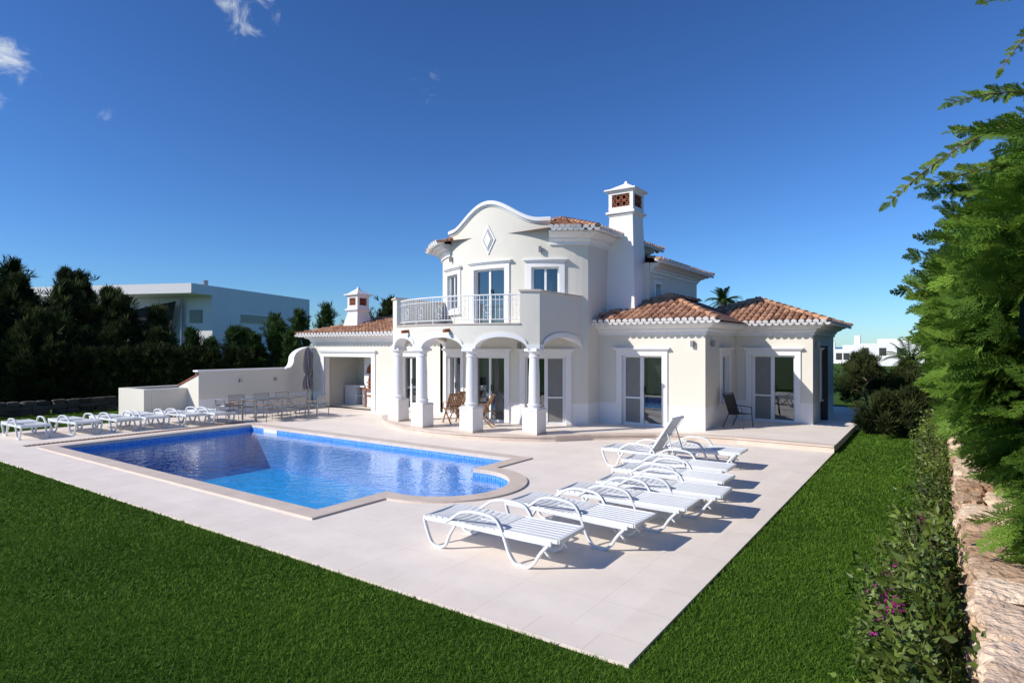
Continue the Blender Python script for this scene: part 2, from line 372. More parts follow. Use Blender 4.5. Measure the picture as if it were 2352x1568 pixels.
# ---------------------------------------------------------------- villa
villa=empty('villa',(-11.5,18,0),'white two-storey villa with curved bay, arcade porch and terracotta roofs','house')
RB=4.26; CB=(-11.5,19.36)
def SC(s,o): t=s/RB; return (CB[0]+(RB+o)*sin(t),CB[1]-(RB+o)*cos(t))
def SL(P0,P1):
    P0=Vector(P0);P1=Vector(P1);t=(P1-P0).normalized();nn=Vector((t.y,-t.x))
    return (lambda s,o:tuple(P0+t*s+nn*o)),(P1-P0).length
def wall(mb,S,sb,zb,ops,depth=.17,wb=None,top=None):
    sb=sorted(set([round(x,4) for x in list(sb)+[o[0] for o in ops]+[o[1] for o in ops]]))
    zz=list(zb)+[o[2] for o in ops]+[o[3] for o in ops]+([wb] if wb else [])
    zz=sorted(set([round(x,4) for x in zz if zb[0]<=x<=zb[-1]]))
    P=lambda s,z,o=0:(*S(s,o),z)
    for i in range(len(sb)-1):
        for j in range(len(zz)-1):
            s0,s1,z0,z1=sb[i],sb[i+1],zz[j],zz[j+1]; cs=(s0+s1)/2; cz=(z0+z1)/2
            if any(o[0]<cs<o[1] and o[2]<cz<o[3] for o in ops): continue
            mb.add([P(s0,z0),P(s1,z0),P(s1,z1),P(s0,z1)],[(0,1,2,3)],1 if (wb and cz<wb) else 0)
    for a,b,z0,z1 in ops:
        mb.add([P(a,z0),P(a,z1),P(a,z1,-depth),P(a,z0,-depth)],[(0,1,2,3)],1)
        mb.add([P(b,z0),P(b,z1),P(b,z1,-depth),P(b,z0,-depth)],[(3,2,1,0)],1)
        mb.add([P(a,z1),P(b,z1),P(b,z1,-depth),P(a,z1,-depth)],[(0,1,2,3)],1)
        mb.add([P(a,z0),P(b,z0),P(b,z0,-depth),P(a,z0,-depth)],[(3,2,1,0)],1)
def opening(S,a,b,z0,z1,kind='door',screen=0,curt=None,sur=.17,blind=0):
    sc=(a+b)/2; w=b-a; T=lambda x,y,z:(*S(sc+x,y),z)
    org=Vector((*S(sc,0),z0))
    fr=MB(); h=w/2; f=.05
    d0,d1=-.14,-.08
    fr.box((-h,d0,z0),(-h+f,d1,z1),0,T); fr.box((h-f,d0,z0),(h,d1,z1),0,T)
    fr.box((-h+f,d0,z1-f),(h-f,d1,z1),0,T,4); fr.box((-h+f,d0,z0),(h-f,d1,z0+f+.01),0,T,4)
    fr.box((-.035,d0-.01,z0+f),(.035,d1+.01,z1-f),0,T)
    if kind=='door' and screen:
        q0,q1=(-h+f,-.035) if screen<0 else (.035,h-f)
        fr.box((q0,d1-.01,z0+f+.01),(q0+.04,d1+.015,z1-f),0,T); fr.box((q1-.04,d1-.01,z0+f+.01),(q1,d1+.015,z1-f),0,T)
        zm=z0+.78; fr.box((q0+.04,d1-.01,zm),(q1-.04,d1+.012,zm+.05),0,T,2)
    ob=build(fr,kind,[M_FRAME],villa,org)
    def pane(x0,x1,y,m,mbx):
        n=3
        for i in range(n):
            p,q=x0+(x1-x0)*i/n,x0+(x1-x0)*(i+1)/n
            mbx.add([T(p,y,z0+f),T(q,y,z0+f),T(q,y,z1-f),T(p,y,z1-f)],[(0,1,2,3)],m)
    g=MB(); pane(-h+f,h-f,-.11,0,g); build(g,'glass',[M_GLASS],ob,org,recalc=False,smooth=True)
    if screen:
        g=MB(); q0,q1=(-h+f,-.035) if screen<0 else (.035,h-f); pane(q0+.04,q1-.04,-.085,0,g); build(g,'screen',[M_SCREEN],ob,org,recalc=False)
    if curt:
        g=MB(); c0,c1=curt; n=26; vs=[];
        for i in range(n+1):
            x=c0*h+(c1-c0)*h*i/n; y=-.3+.03*sin(i*1.7); vs+=[T(x,y,z0+.05),T(x,y,z1)]
        g.add(vs,[(2*i,2*i+2,2*i+3,2*i+1) for i in range(n)]); build(g,'curtain',[M_CURT],ob,org,recalc=False)
    if blind:
        g=MB(); g.box((-h+f,-.2,z0+.05),(h-f,-.18,z0+blind),0,T,3); build(g,'blind',[M_CURT],ob,org)
    if sur:
        g=MB(); u=sur; zb=z0
        e=.045
        g.box((-h-u,-.03,zb),(-h+.002,e,z1),0,T,2); g.box((h-.002,-.03,zb),(h+u,e,z1),0,T,2)
        g.box((-h-u,-.03,z1),(h+u,e,z1+.16),0,T,8)
        g.box((-h-u-.04,-.03,z1+.16),(h+u+.04,.09,z1+.20),0,T,8)
        g.box((-h-u-.08,-.03,z1+.20),(h+u+.08,.13,z1+.245),0,T,8)
        if kind=='window':
            g.box((-h-u,-.03,z0-.14),(h+u,e,z0),0,T,6); g.box((-h-u-.03,-.03,z0-.18),(h+u+.03,.1,z0-.14),0,T,6)
        build(g,'surround',[M_WHITE],ob,org,bevel=.006)
    if kind=='door':
        g=MB(); g.box((.05 if screen<=0 else -.1,-.075,z0+.95),(.075 if screen<=0 else -.075,-.045,z0+1.15),0,T); build(g,'handle',[M_BLACK],ob,org)
    k=1.5; g=MB(); g.box((-h-.7,-k-.1,z0-.1),(h+.7,-k,z1+.3),0,T,4); build(g,'dark_room_backing',[M_DARK],villa,org)  # added dark sheet behind each opening, stands for the dim room
    return ob
W=MB()
def frange(a,b,n): return [a+(b-a)*i/n for i in range(n+1)]
sL,sR=-rad(52)*RB,rad(43)*RB; sg=rad(27.2)*RB
th=rad(25.5)*RB
ops=[(-.6,.6,.17,2.2),(-th-.6,-th+.6,.17,2.2),(th-.62,th+.62,.17,2.2),(-.6,.6,3.16,4.95),(-th-.42,-th+.42,3.75,4.92),(th-.42,th+.42,3.75,4.92)]
wall(W,SC,frange(sL,-sg,8)+frange(-sg,sg,30)+frange(sg,sR,6),[0,5.95],ops,wb=.8)
def gab(s):
    a=abs(s)/sg
    return 6.3+.66*(.5+.5*cos(pi*min(1,a/.86)))
for i in range(40):
    s0=-sg+2*sg*i/40; s1=-sg+2*sg*(i+1)/40
    for o in (0,-.22):
        W.add([(*SC(s0,o),5.95),(*SC(s1,o),5.95),(*SC(s1,o),gab(s1)),(*SC(s0,o),gab(s0))],[(0,1,2,3)] if o==0 else [(3,2,1,0)],0)
for s in (-sg,sg): W.add([(*SC(s,0),5.9),(*SC(s,-.22),5.9),(*SC(s,-.22),gab(s)),(*SC(s,0),gab(s))],[(0,1,2,3)],0)
opening(SC,*ops[0],'door',0,(-.9,.1)); opening(SC,*ops[1],'door',0,(-.9,.2)); opening(SC,*ops[2],'door',1)
opening(SC,*ops[3],'door',0,None,blind=.85); opening(SC,*ops[4],'window',0,(-.9,.9)); opening(SC,*ops[5],'window',0,(0.1,.9))
XR=-8.6; pR=SC(sR,0); pL=SC(sL,0)
S,l=SL((pR[0],pR[1]),(pR[0],20.6)); wall(W,S,[0,l],[0,5.95],[],wb=.8)
S,l=SL((pL[0],20.6),(pL[0],pL[1])); wall(W,S,[0,l],[0,5.95],[])
S,l=SL((pR[0],20.6),(pL[0],20.6)); wall(W,S,[0,l],[0,5.95],[])
# rear block
S,l=SL((-7.5,18.3),(-7.5,23.0)); o=[(.5,.95,4.0,4.55)]; wall(W,S,[0,l],[0,5.2],o); opening(S,*o[0],'window',0,None,sur=.09)
S,l=SL((-8.7,18.3),(-7.5,18.3)); wall(W,S,[0,l],[0,5.2],[])
S,l=SL((-7.5,23.0),(-15,23.0)); wall(W,S,[0,l],[0,5.2],[])
S,l=SL((-15,23.0),(-15,20.6)); wall(W,S,[0,l],[0,5.2],[])
# wing 1
S,l=SL((-8.6,17),(-5.3,17)); o=[(.76,2.04,.17,2.24)]; wall(W,S,[0,l],[0,3.2],o,wb=.8); opening(S,*o[0],'door',-1,(.1,.9))
S,l=SL((-5.3,17),(-5.3,20.2)); o=[(1.55,2.3,.95,2.24)]; wall(W,S,[0,l],[0,3.2],o,wb=.8); opening(S,*o[0],'window',0,(-.9,.9))
# wing 2
S,l=SL((-5.3,20.2),(-3.05,20.2)); o=[(.48,1.75,.17,2.24)]; wall(W,S,[0,l],[0,3.2],o,wb=.8); opening(S,*o[0],'door',-1,None)
S,l=SL((-3.05,20.2),(-3.05,24.7)); o=[(1.5,2.3,.95,2.24)]; wall(W,S,[0,l],[0,3.2],o,wb=.8); opening(S,*o[0],'window',0,(-.9,.9))
S,l=SL((-3.05,24.7),(-8,24.7)); wall(W,S,[0,l],[0,3.2],[])
# left wing
S,l=SL((-21.9,16.3),(-14.6,16.3)); o=[(.8,3.7,0.0,2.1),(5.4,6.15,.17,2.15)]; wall(W,S,[0,l],[0,2.95],o,wb=.62,depth=.25); opening(S,*o[1],'door',0,(-.9,.9),sur=.12)
S,l=SL((-21.9,20.5),(-21.9,16.3)); wall(W,S,[0,l],[0,2.95],[])
S,l=SL((-14.6,20.5),(-21.9,20.5)); wall(W,S,[0,l],[0,2.95],[])
# alcove
ax0,ax1,ay0,ay1,az=-21.1-.35,-18.2+.35,16.55,18.4,2.35
W.add([(ax0,ay0,.01),(ax1,ay0,.01),(ax1,ay1,.01),(ax0,ay1,.01),(ax0,ay0,az),(ax1,ay0,az),(ax1,ay1,az),(ax0,ay1,az)],[(0,1,2,3),(4,7,6,5),(3,2,6,7),(0,3,7,4),(1,5,6,2)],0)
build(W,'wall',[M_WALL,M_WHITE],villa,recalc=False)
g=MB(); S,_=SL((-21.9,16.3),(-14.6,16.3)); T=lambda x,y,z:(*S(x,y),z)
g.box((.58,-.03,0),(.8,.04,2.1),0,T); g.box((3.7,-.03,0),(3.92,.04,2.1),0,T); g.box((.58,-.03,2.1),(3.92,.04,2.28),0,T); g.box((.53,-.03,2.28),(3.97,.09,2.33),0,T); g.box((.5,-.03,2.33),(4.0,.12,2.37),0,T)
build(g,'alcove_surround',[M_WHITE],villa,bevel=.006)
# gable coping
g=MB(); n=60; vs=[]
for i in range(n+1):
    s=-sg*1.02+2*sg*1.02*i/n; z=gab(s)
    dz=(gab(s+.01)-gab(s-.01))/.02; nx,nz_=-dz/sqrt(1+dz*dz),1/sqrt(1+dz*dz)
    for o,h in ((.03,-.06),(.05,0),(.10,0),(.10,.09),(.06,.12),(-.25,.12),(-.25,0)):
        vs.append((*SC(s+nx*h,o),z+nz_*h))
k=7; fs=[tuple(range(k)),tuple(n*k+a for a in range(k-1,-1,-1))]
for i in range(n):
    for a in range(k): fs.append((i*k+a,(i+1)*k+a,(i+1)*k+(a+1)%k,i*k+(a+1)%k))
g.add(vs,fs); build(g,'gable_coping',[M_WHITE],villa,smooth=True)
# diamond ornament
g=MB()
def rh(w_,h_,o,m,z=5.86):
    P=[(0,-h_),(w_,0),(0,h_),(-w_,0)]
    vs=[(*SC(a,o),z+b) for a,b in P]+[(*SC(a,-.02),z+b) for a,b in P]
    g.add(vs,[(0,1,2,3)]+[(i,(i+1)%4,4+(i+1)%4,4+i) for i in range(4)],m)
rh(.27,.47,.035,0); rh(.20,.36,.05,1); rh(.13,.25,.065,0)
build(g,'diamond_ornament',[M_WHITE,M_TRIMG],villa,recalc=False)
# cornices
def corn(path,zt,o=.40,h=.36,name='cornice'):
    p=[(-.01,zt-h),(.05*o/.4,zt-h),(.05*o/.4,zt-h*.78),(.12*o/.4,zt-h*.6),(.12*o/.4,zt-h*.5),(.24*o/.4,zt-h*.38),(.31*o/.4,zt-h*.2),(.36*o/.4,zt-h*.2),(.36*o/.4,zt),(-.05,zt)]
    g=MB(); sweep(g,path,p); return build(g,name,[M_WHITE],villa)
bR=[SC(s,0) for s in frange(sg*1.0,sR,5)]+[(pR[0],20.6)]
bL=[(pL[0],20.6)]+[SC(s,0) for s in frange(sL,-sg,7)]
corn(bR,5.98,.42,.4); corn(bL,5.98,.42,.4)
corn([(-8.6,17),(-5.3,17),(-5.3,20.2),(-3.05,20.2),(-3.05,24.7)],3.22)
corn([(-21.9,20),(-21.9,16.3),(-14.2,16.3)],2.98,.36,.3)
corn([(-7.5,18.4),(-7.5,23.0),(-12,23.0)],5.2,.36,.3)
# ---- roofs
def roof_face(mb,A,B,poly,pitch=.2,row=.36,eave=True):
    A=Vector(A);B=Vector(B);poly=[Vector(p) for p in poly]
    e=(B-A).normalized(); n=(B-A).cross(poly[2]-A).normalized()
    if n.z<0:n=-n
    u=n.cross(e)
    if u.z<0:u=-u
    p2=[((p-A).dot(e),(p-A).dot(u)) for p in poly]
    mb.add(poly,[tuple(range(len(poly)))],1)
    xs=[p[0] for p in p2]; x0,x1=min(xs),max(xs); nc=max(1,round((x1-x0)/pitch)); pt=(x1-x0)/nc
    for i in range(nc):
        c=x0+(i+.5)*pt; ts=[]
        for k in range(len(p2)):
            a,b=p2[k],p2[(k+1)%len(p2)]
            if (a[0]-c)*(b[0]-c)<0: ts.append(a[1]+(b[1]-a[1])*(c-a[0])/(b[0]-a[0]))
        if len(ts)<2: continue
        t0,t1=min(ts),max(ts); jit=random.uniform(-.01,.01)
        t=t0-.04; first=True
        while t<t1-.03:
            te=min(t+row+.03,t1); vs=[]
            r0,r1=.088,.072; l0,l1=.03,.005
            for tt,r,l in ((t,r0,l0),(te,r1,l1)):
                base=A+e*(c+jit)+u*tt+n*l
                for q in range(6):
                    an=pi*q/5; vs.append(base+e*cos(an)*r+n*sin(an)*r)
            mb.add(vs,[(q,q+1,q+7,q+6) for q in range(5)],0)
            va=vs[:6]; mb.add(va+[A+e*(c+jit)+u*t],[(0,1,2,3,4,5,6)],2 if (first and t0<.05) else 0)
            first=False; t+=row
        if eave and t0<.05:
            cc=c+pt/2; vs=[]
            for tt in (-.06,.2):
                base=A+e*cc+u*tt+n*.015
                for q in range(6):
                    an=pi*q/5; vs.append(base+e*cos(an)*.085-n*sin(an)*.085)
            mb.add(vs,[(q,q+1,q+7,q+6) for q in range(5)]+[(0,1,2,3,4,5)],2)
def hip(mb,A,B,r=.1):
    A=Vector(A);B=Vector(B);d=(B-A);Ln=d.length;d.normalize();side=d.cross(Vector((0,0,1))).normalized();up=side.cross(d)
    t=-.05
    while t<Ln:
        te=min(t+.4,Ln+.05);vs=[]
        for tt,rr,l in ((t,r,.05),(te,r*.85,.02)):
            for q in range(7):
                an=pi*q/6; vs.append(A+d*tt+side*cos(an)*rr+up*(sin(an)*rr+l))
        mb.add(vs,[(q,q+1,q+8,q+7) for q in range(6)]+[tuple(range(7))],0); t+=.37
RM=[M_TILE,M_TILED,M_MORT]
R=MB(); ze=3.24; A1=(-7.05,18.9,4.12); e0=(-9.0,16.53,ze);e1=(-4.83,16.53,ze)
roof_face(R,e0,e1,[e0,e1,A1]); A1b=(-7.05,22,4.12); e2=(-4.83,20.3,ze)
roof_face(R,e1,e2,[e1,e2,(-4.83,22,ze),A1b,A1]); e3=(-9.25,22,ze)
roof_face(R,e3,e0,[e3,e0,A1,A1b]); hip(R,e0,A1);hip(R,e1,A1);hip(R,A1,A1b)
build(R,'roof',RM,villa,recalc=False)
R=MB(); a=(-7.6,19.72,ze);b=(-2.58,19.72,ze);c=(-2.58,25.2,ze);d=(-7.6,25.2,ze);t1=(-5.1,22.3,4.14);t2=(-5.1,22.7,4.14)
roof_face(R,a,b,[a,b,t1]);roof_face(R,b,c,[b,c,t2,t1]);roof_face(R,c,d,[c,d,t2]);roof_face(R,d,a,[d,a,t1,t2])
hip(R,a,t1);hip(R,b,t1);hip(R,c,t2);hip(R,d,t2)
build(R,'roof',RM,villa,recalc=False)
R=MB(); zl=3.0; a=(-22.35,15.84,zl);b=(-14.2,15.84,zl);c=(-14.2,18.8,3.78);d=(-19.6,18.8,3.78);a2=(-22.35,20.9,zl)
roof_face(R,a,b,[a,b,c,d]);roof_face(R,a2,a,[a2,a,d]);b2=(-14.2,20.9,zl);roof_face(R,b2,a2,[b2,a2,d,c]);hip(R,a,d);hip(R,a2,d);hip(R,d,c)
build(R,'roof',RM,villa,recalc=False)
R=MB(); zt=6.0; ap=(-10.9,18.5,7.0)
er=[(*SC(s,.47),zt) for s in frange(sg*1.0,sR,4)]; er[-1]=(pR[0]+.47,er[-1][1],zt)
er.append((pR[0]+.47,21.05,zt))
el=[(*SC(s,.47),zt) for s in frange(sL,-sg*1.0,5)]; el[0]=(pL[0]-.47,el[0][1],zt); el=[(pL[0]-.47,21.05,zt)]+el
for E in (er,el):
    for i in range(len(E)-1): roof_face(R,E[i],E[i+1],[E[i],E[i+1],ap])
roof_face(R,er[-1],el[0],[er[-1],el[0],ap]); 
R.add([el[-1],er[0],ap],[(0,1,2)],1)
hip(R,er[-2],ap); hip(R,er[-1],ap); hip(R,el[1],ap)
build(R,'roof',RM,villa,recalc=False)
R=MB(); a=(-7.05,18.0,5.22);b=(-7.05,23.45,5.22);c=(-15.4,23.45,5.22);t1=(-10,20.6,6.05);t2=(-12,20.6,6.05)
roof_face(R,a,b,[a,b,t1]);roof_face(R,b,c,[b,c,t2,t1]); hip(R,b,t1)
build(R,'roof',RM,villa,recalc=False)
# chimneys
def chimney(c,hb,ht,z0,zn,bh,lat,par):
    org=(c[0],c[1],z0); g=MB()
    g.frustum(c,hb,ht,z0,zn); z=zn
    g.frustum(c,ht+.03,ht+.03,z,z+.06); g.frustum(c,ht+.09,ht+.09,z+.06,z+.13); g.frustum(c,ht+.02,ht+.02,z+.13,z+.2); z+=.2
    hb2=bh
    for sx_ in (-1,1):
        for sy_ in (-1,1): g.frustum((c[0]+sx_*(hb2-.06),c[1]+sy_*(hb2-.06)),.06,.06,z,z+lat)
    g.frustum(c,hb2+.003,hb2+.003,z-.001,z+.07); g.frustum(c,hb2+.003,hb2+.003,z+lat-.07,z+lat+.002)
    zz=z+lat; g.frustum(c,hb2+.05,hb2+.05,zz,zz+.05); g.frustum(c,hb2+.11,hb2+.11,zz+.05,zz+.10)
    g.frustum(c,hb2+.04,.05,zz+.1,zz+.34); g.frustum(c,.06,.03,zz+.33,zz+.42)
    ch=build(g,'chimney',[M_WHITE],par,org,bevel=.006)
    g=MB(); g.frustum(c,hb2-.1,hb2-.1,z+.06,z+lat-.06,1)  # near-black block stands for the shade inside the lattice
    i0,i1=-(hb2-.12),hb2-.12; za,zb2=z+.07,z+lat-.07; nn=3
    for fx,fy in ((0,-1),(1,0),(0,1),(-1,0)):
        def Q(a,zv): 
            return (c[0]+(fx*(hb2-.045) if fx else a),c[1]+(fy*(hb2-.045) if fy else a),zv)
        sd=(fx,fy,0); wd=(i1-i0)/nn
        for k in range(nn):
            x0=i0+k*wd
            zm=(za+zb2)/2
            g.bar([Q(x0,za),Q(x0+wd,zm)],sd,.03,.028);g.bar([Q(x0+wd,za),Q(x0,zm)],sd,.03,.028)
            g.bar([Q(x0,zm),Q(x0+wd,zb2)],sd,.03,.028);g.bar([Q(x0+wd,zm),Q(x0,zb2)],sd,.03,.028)
        g.bar([Q(i0,zm),Q(i1,zm)],sd,.034,.02)
        for zv in (za+.01,zb2-.01): g.bar([Q(i0,zv),Q(i1,zv)],sd,.034,.03)
    build(g,'chimney_lattice',[M_BRICK,M_HOLLOW],ch,org)
chimney((-8.15,18.0),.53,.40,3.2,6.66,.42,.54,villa)
chimney((-20.5,17.6),.50,.31,3.2,4.02,.32,.46,villa)
# ---- arcade
RP=4.9
def SP(s,o): t=s/RP; return (C[0]+(RP+o)*sin(t),C[1]-(RP+o)*cos(t))
def arcade(mb,S,cols,s0,s1,ztop,th_=.15,hw=.19,zs=2.46,rise=.33):
    ss=set(frange(s0,s1,12))
    for i in range(len(cols)-1):
        a,b=cols[i]+hw,cols[i+1]-hw
        for k in range(19): ss.add(a+(b-a)*(.5-.5*cos(pi*k/18)))
    for c in cols: ss|={c-hw,c+hw}
    ss=sorted(x for x in ss if s0-1e-6<=x<=s1+1e-6)
    def zb(s):
        for i in range(len(cols)-1):
            a,b=cols[i]+hw,cols[i+1]-hw
            if a<s<b: f=(s-a)/(b-a); return zs+rise*sqrt(max(0,1-(2*f-1)**2))
        return zs
    P=lambda s,o,z:(*S(s,o),z)
    for i in range(len(ss)-1):
        a,b=ss[i],ss[i+1]
        if b-a<1e-5: continue
        m_=(a+b)/2; zt=ztop(m_)
        mb.add([P(a,th_,zb(a)),P(b,th_,zb(b)),P(b,th_,zt),P(a,th_,zt)],[(0,1,2,3)],0)
        mb.add([P(a,-th_,zb(a)),P(b,-th_,zb(b)),P(b,-th_,zt),P(a,-th_,zt)],[(3,2,1,0)],0)
        mb.add([P(a,th_,zb(a)),P(b,th_,zb(b)),P(b,-th_,zb(b)),P(a,-th_,zb(a))],[(3,2,1,0)],1)
        mb.add([P(a,th_,zt),P(b,th_,zt),P(b,-th_,zt),P(a,-th_,zt)],[(0,1,2,3)],1)
        tz=.12
        for h_,o_ in ((tz,.035),):
            A_=[P(a,th_,zb(a)-.012),P(b,th_,zb(b)-.012),P(b,th_+o_,zb(b)-.012),P(a,th_+o_,zb(a)-.012)]
            B_=[P(a,th_,zb(a)+h_),P(b,th_,zb(b)+h_),P(b,th_+o_,zb(b)+h_),P(a,th_+o_,zb(a)+h_)]
            mb.add(A_+B_,[(3,2,1,0),(4,5,6,7),(3,2,6,7)],1)
    for s,e in ((s0,1),(s1,-1)):
        zt=ztop(s+e*.01); mb.add([P(s,th_,zb(s)),P(s,-th_,zb(s)),P(s,-th_,zt),P(s,th_,zt)],[(0,1,2,3)],0)
ca=[rad(x)*RP for x in (-31.9,-10.94,10.94,31.9)]
A_=MB(); zp=4.0; tr_=rad(27.6)*RP
arcade(A_,SP,ca,-rad(33.6)*RP,rad(33.6)*RP,lambda s:3.12)
xr,yr=C[0]+RP*sin(rad(31.9)),C[1]-RP*cos(rad(31.9)); xl=2*C[0]-xr
Sr,lr=SL((xr,yr),(xr,16.35)); arcade(A_,Sr,[0,lr-.05],-.02,lr,lambda s:3.12)
Sl,ll=SL((xl,16.75),(xl,yr)); arcade(A_,Sl,[.45,ll],0,ll+.02,lambda s:3.12)
T=lambda x,y,z:(*SP(x,y),z)
for a,b in ((-rad(33.6)*RP,-tr_),(tr_,rad(33.6)*RP)): A_.box((a,-.14,3.121),(b,.148,zp),0,T,3)
T=lambda x,y,z:(*Sr(x,y),z); A_.box((-.02,-.14,3.121),(lr,.148,zp),0,T)
T=lambda x,y,z:(*Sl(x,y),z); A_.box((0,-.14,3.121),(ll+.02,.148,zp),0,T)
build(A_,'arcade',[M_WALL,M_WHITE],villa,recalc=False)
g=MB()
T=lambda x,y,z:(*SP(x,y),z)
for a,b in ((-rad(34)*RP,-tr_+.03),(tr_-.03,rad(34)*RP)): g.box((a,-.18,zp+.001),(b,.19,zp+.05),0,T,3)
T=lambda x,y,z:(*Sr(x,y),z); g.box((.12,-.18,zp+.002),(lr,.19,zp+.048),0,T)
T=lambda x,y,z:(*Sl(x,y),z); g.box((0,-.18,zp+.002),(ll-.12,.19,zp+.048),0,T)
T=lambda x,y,z:(*SP(x,y),z); g.box((-tr_,-.16,3.122),(tr_,.18,3.155),0,T,24)
build(g,'parapet_coping',[M_COPING],villa)
g=MB(); pts=[parc(t,4.85) for t in frange(-31.9,31.9,16)]+[(xr,16.4),(xl,16.9)]
tr=tessellate_polygon([[Vector((x,y,0)) for x,y in pts]])
for z in (2.93,3.1): g.add([(x,y,z) for x,y in pts],tr)
build(g,'balcony_floor',[M_WHITE],villa)
# railing
g=MB(); rr=4.93
rp=lambda t,z:(*parc(t,rr),z)
arc=frange(-27.6,27.6,30)
g.tube([rp(t,3.93) for t in arc],.022,6); g.tube([rp(t,3.26) for t in arc],.014,5); g.tube([rp(t,3.80) for t in arc],.010,5)
nb=41
for i in range(nb+1):
    t=-27.6+55.2*i/nb; big=(i%7==3)
    g.tube([rp(t,3.16 if big else 3.26),rp(t,3.93)],.015 if big else .009,5)
    if i%2==0: g.lathe([(.0,3.50),(.022,3.53),(.0,3.56)],parc(t,rr),6)
    if i%7==5:
        p=[rp(t+1.1*sin(q),3.55+.12*cos(q)) for q in frange(0,2*pi,12)]; g.tube(p,.008,4)
        p=[rp(t+1.1*sin(q),3.39+.05*cos(q)) for q in frange(0,2*pi,12)]; g.tube(p,.008,4)
build(g,'balcony_railing',[M_FRAME],villa,smooth=True)
for t in (-17,3.5):
    g=MB(); a=Vector((*parc(t,5.0),2.98)); b=Vector((*parc(t,5.28),2.95)); g.tube([a,b],.05,10); build(g,'water_spout',[M_BRICK],villa,origin=a,smooth=True)
# columns
for t in (-31.9,-10.94,10.94,31.9):
    c=parc(t,RP); org=(c[0],c[1],.0)
    g=MB(); g.lathe([(.165,.86),(.165,.9),(.19,.92),(.19,.95),(.155,.98),(.155,1.0),(.15,1.3),(.148,1.7),(.135,2.0),(.128,2.2),(.128,2.22),(.15,2.235),(.15,2.26),(.13,2.275),(.13,2.31),(.16,2.34),(.185,2.385)],c,28)
    col=build(g,'column',[M_WHITE],villa,org,smooth=True)
    g=MB(); g.frustum(c,.235,.235,.2,.80); g.frustum(c,.25,.25,.0,.2,1); g.frustum(c,.255,.255,.80,.83); g.frustum(c,.23,.23,.83,.862)
    p=build(g,'pedestal',[M_WHITE,M_COPING],col,org,bevel=.008)
    g=MB(); g.frustum(c,.2,.2,2.385,2.462); p=build(g,'capital',[M_WHITE],col,org,bevel=.008)
# wall lamps
def lamp(S,s,z):
    T=lambda x,y,zz:(*S(s+x,y),z+zz); g=MB(); g.box((-.04,0,-.06),(.04,.03,.06),0,T); g.box((-.045,.03,-.09),(.045,.12,.09),0,T)
    build(g,'wall_lamp',[M_METAL],villa,Vector((*S(s,0),z)),bevel=.008)
S,_=SL((-8.6,17),(-5.3,17)); lamp(S,2.95,2.6)
S,_=SL((-5.3,17),(-5.3,20.2)); lamp(S,.5,2.6)
S,_=SL((-3.05,20.2),(-3.05,24.7)); lamp(S,.5,2.6)
lamp(SC,1.1,2.55); lamp(SC,-1.1,2.55); lamp(SC,1.75,5.45); lamp(SC,-1.9,5.45)
# ---- garden wall with scroll
gw=MB(); gx=-21.9
P=[(11.4,1.62),(14.9,1.62)]
for k in range(9): q=pi/2*k/8; P.append((15.0+.32*sin(q)*.9,1.62+.40*(1-cos(q))))
for k in range(1,11): q=pi/2*k/10; P.append((15.29+.95*(1-cos(q)),2.02+.46*sin(q)))
def ribbon(mb,P,x0,x1,zb,m,wz=None):
    for i in range(len(P)-1):
        (y0,z0),(y1,z1)=P[i],P[i+1]
        if y1-y0<1e-4 and abs(z1-z0)<1e-4: continue
        for x,fl in ((x1,0),(x0,1)):
            if wz:
                q=[(x,y0,zb),(x,y1,zb),(x,y1,wz),(x,y0,wz)]; mb.add(q,[(0,1,2,3)] if not fl else [(3,2,1,0)],1)
            b=wz or zb; q=[(x,y0,b),(x,y1,b),(x,y1,z1),(x,y0,z0)]; mb.add(q,[(0,1,2,3)] if not fl else [(3,2,1,0)],m)
        mb.add([(x0,y0,z0),(x1,y0,z0),(x1,y1,z1),(x0,y1,z1)],[(0,1,2,3)],1)
ribbon(gw,P,gx-.25,gx,0,0,.6)
gwall=build(gw,'garden_wall',[M_WALL,M_WHITE],origin=(gx,13.8,0),recalc=False,label='cream garden wall with scrolled end beside the villa',category='wall')
g=MB(); sc_=[]
for (y,z) in P[1:]: sc_.append((gx+.0,y,z+.01))
g.bar(sc_,(1,0,0),.34,.06); g.box((gx-.3,11.35,1.6),(gx+.04,15.0,1.66)); build(g,'coping',[M_WHITE],gwall)
g=MB(); g.add([(-23.3,11.4,0),(gx,11.4,0),(gx,11.4,1.5),(-23.3,11.4,1.05),(-23.3,11.6,0),(gx,11.6,0),(gx,11.6,1.5),(-23.3,11.6,1.05)],[(0,1,2,3),(7,6,5,4),(3,2,6,7),(0,3,7,4)],0)
g.add([(-23.35,11.36,1.05),(gx,11.36,1.5),(gx,11.36,1.54),(-23.35,11.36,1.09),(-23.35,11.64,1.05),(gx,11.64,1.5),(gx,11.64,1.54),(-23.35,11.64,1.09)],[(0,1,2,3),(7,6,5,4),(3,2,6,7),(0,3,7,4),(0,4,5,1)],1)
build(g,'stair_wall',[M_WALL,M_BRICK],origin=(-22.6,11.5,0),label='short sloping cream wall with terracotta edge',category='wall')
g=MB(); g.box((-24.7,9.9,-.02),(-22.7,10.15,1.0)); g.box((-22.95,10.15,-.02),(-22.702,13.5,1.0)); g.box((-24.7,10.15,-.02),(-24.45,13.5,1.0))
build(g,'low_wall',[M_WALL],origin=(-23.7,10,0),label='low cream walled enclosure near the loungers',category='wall',bevel=.01)
for y in (13.0,14.5):
    g=MB(); g.box((gx,y-.05,1.15),(gx+.06,y+.05,1.28)); build(g,'wall_lamp',[M_METAL],gwall)

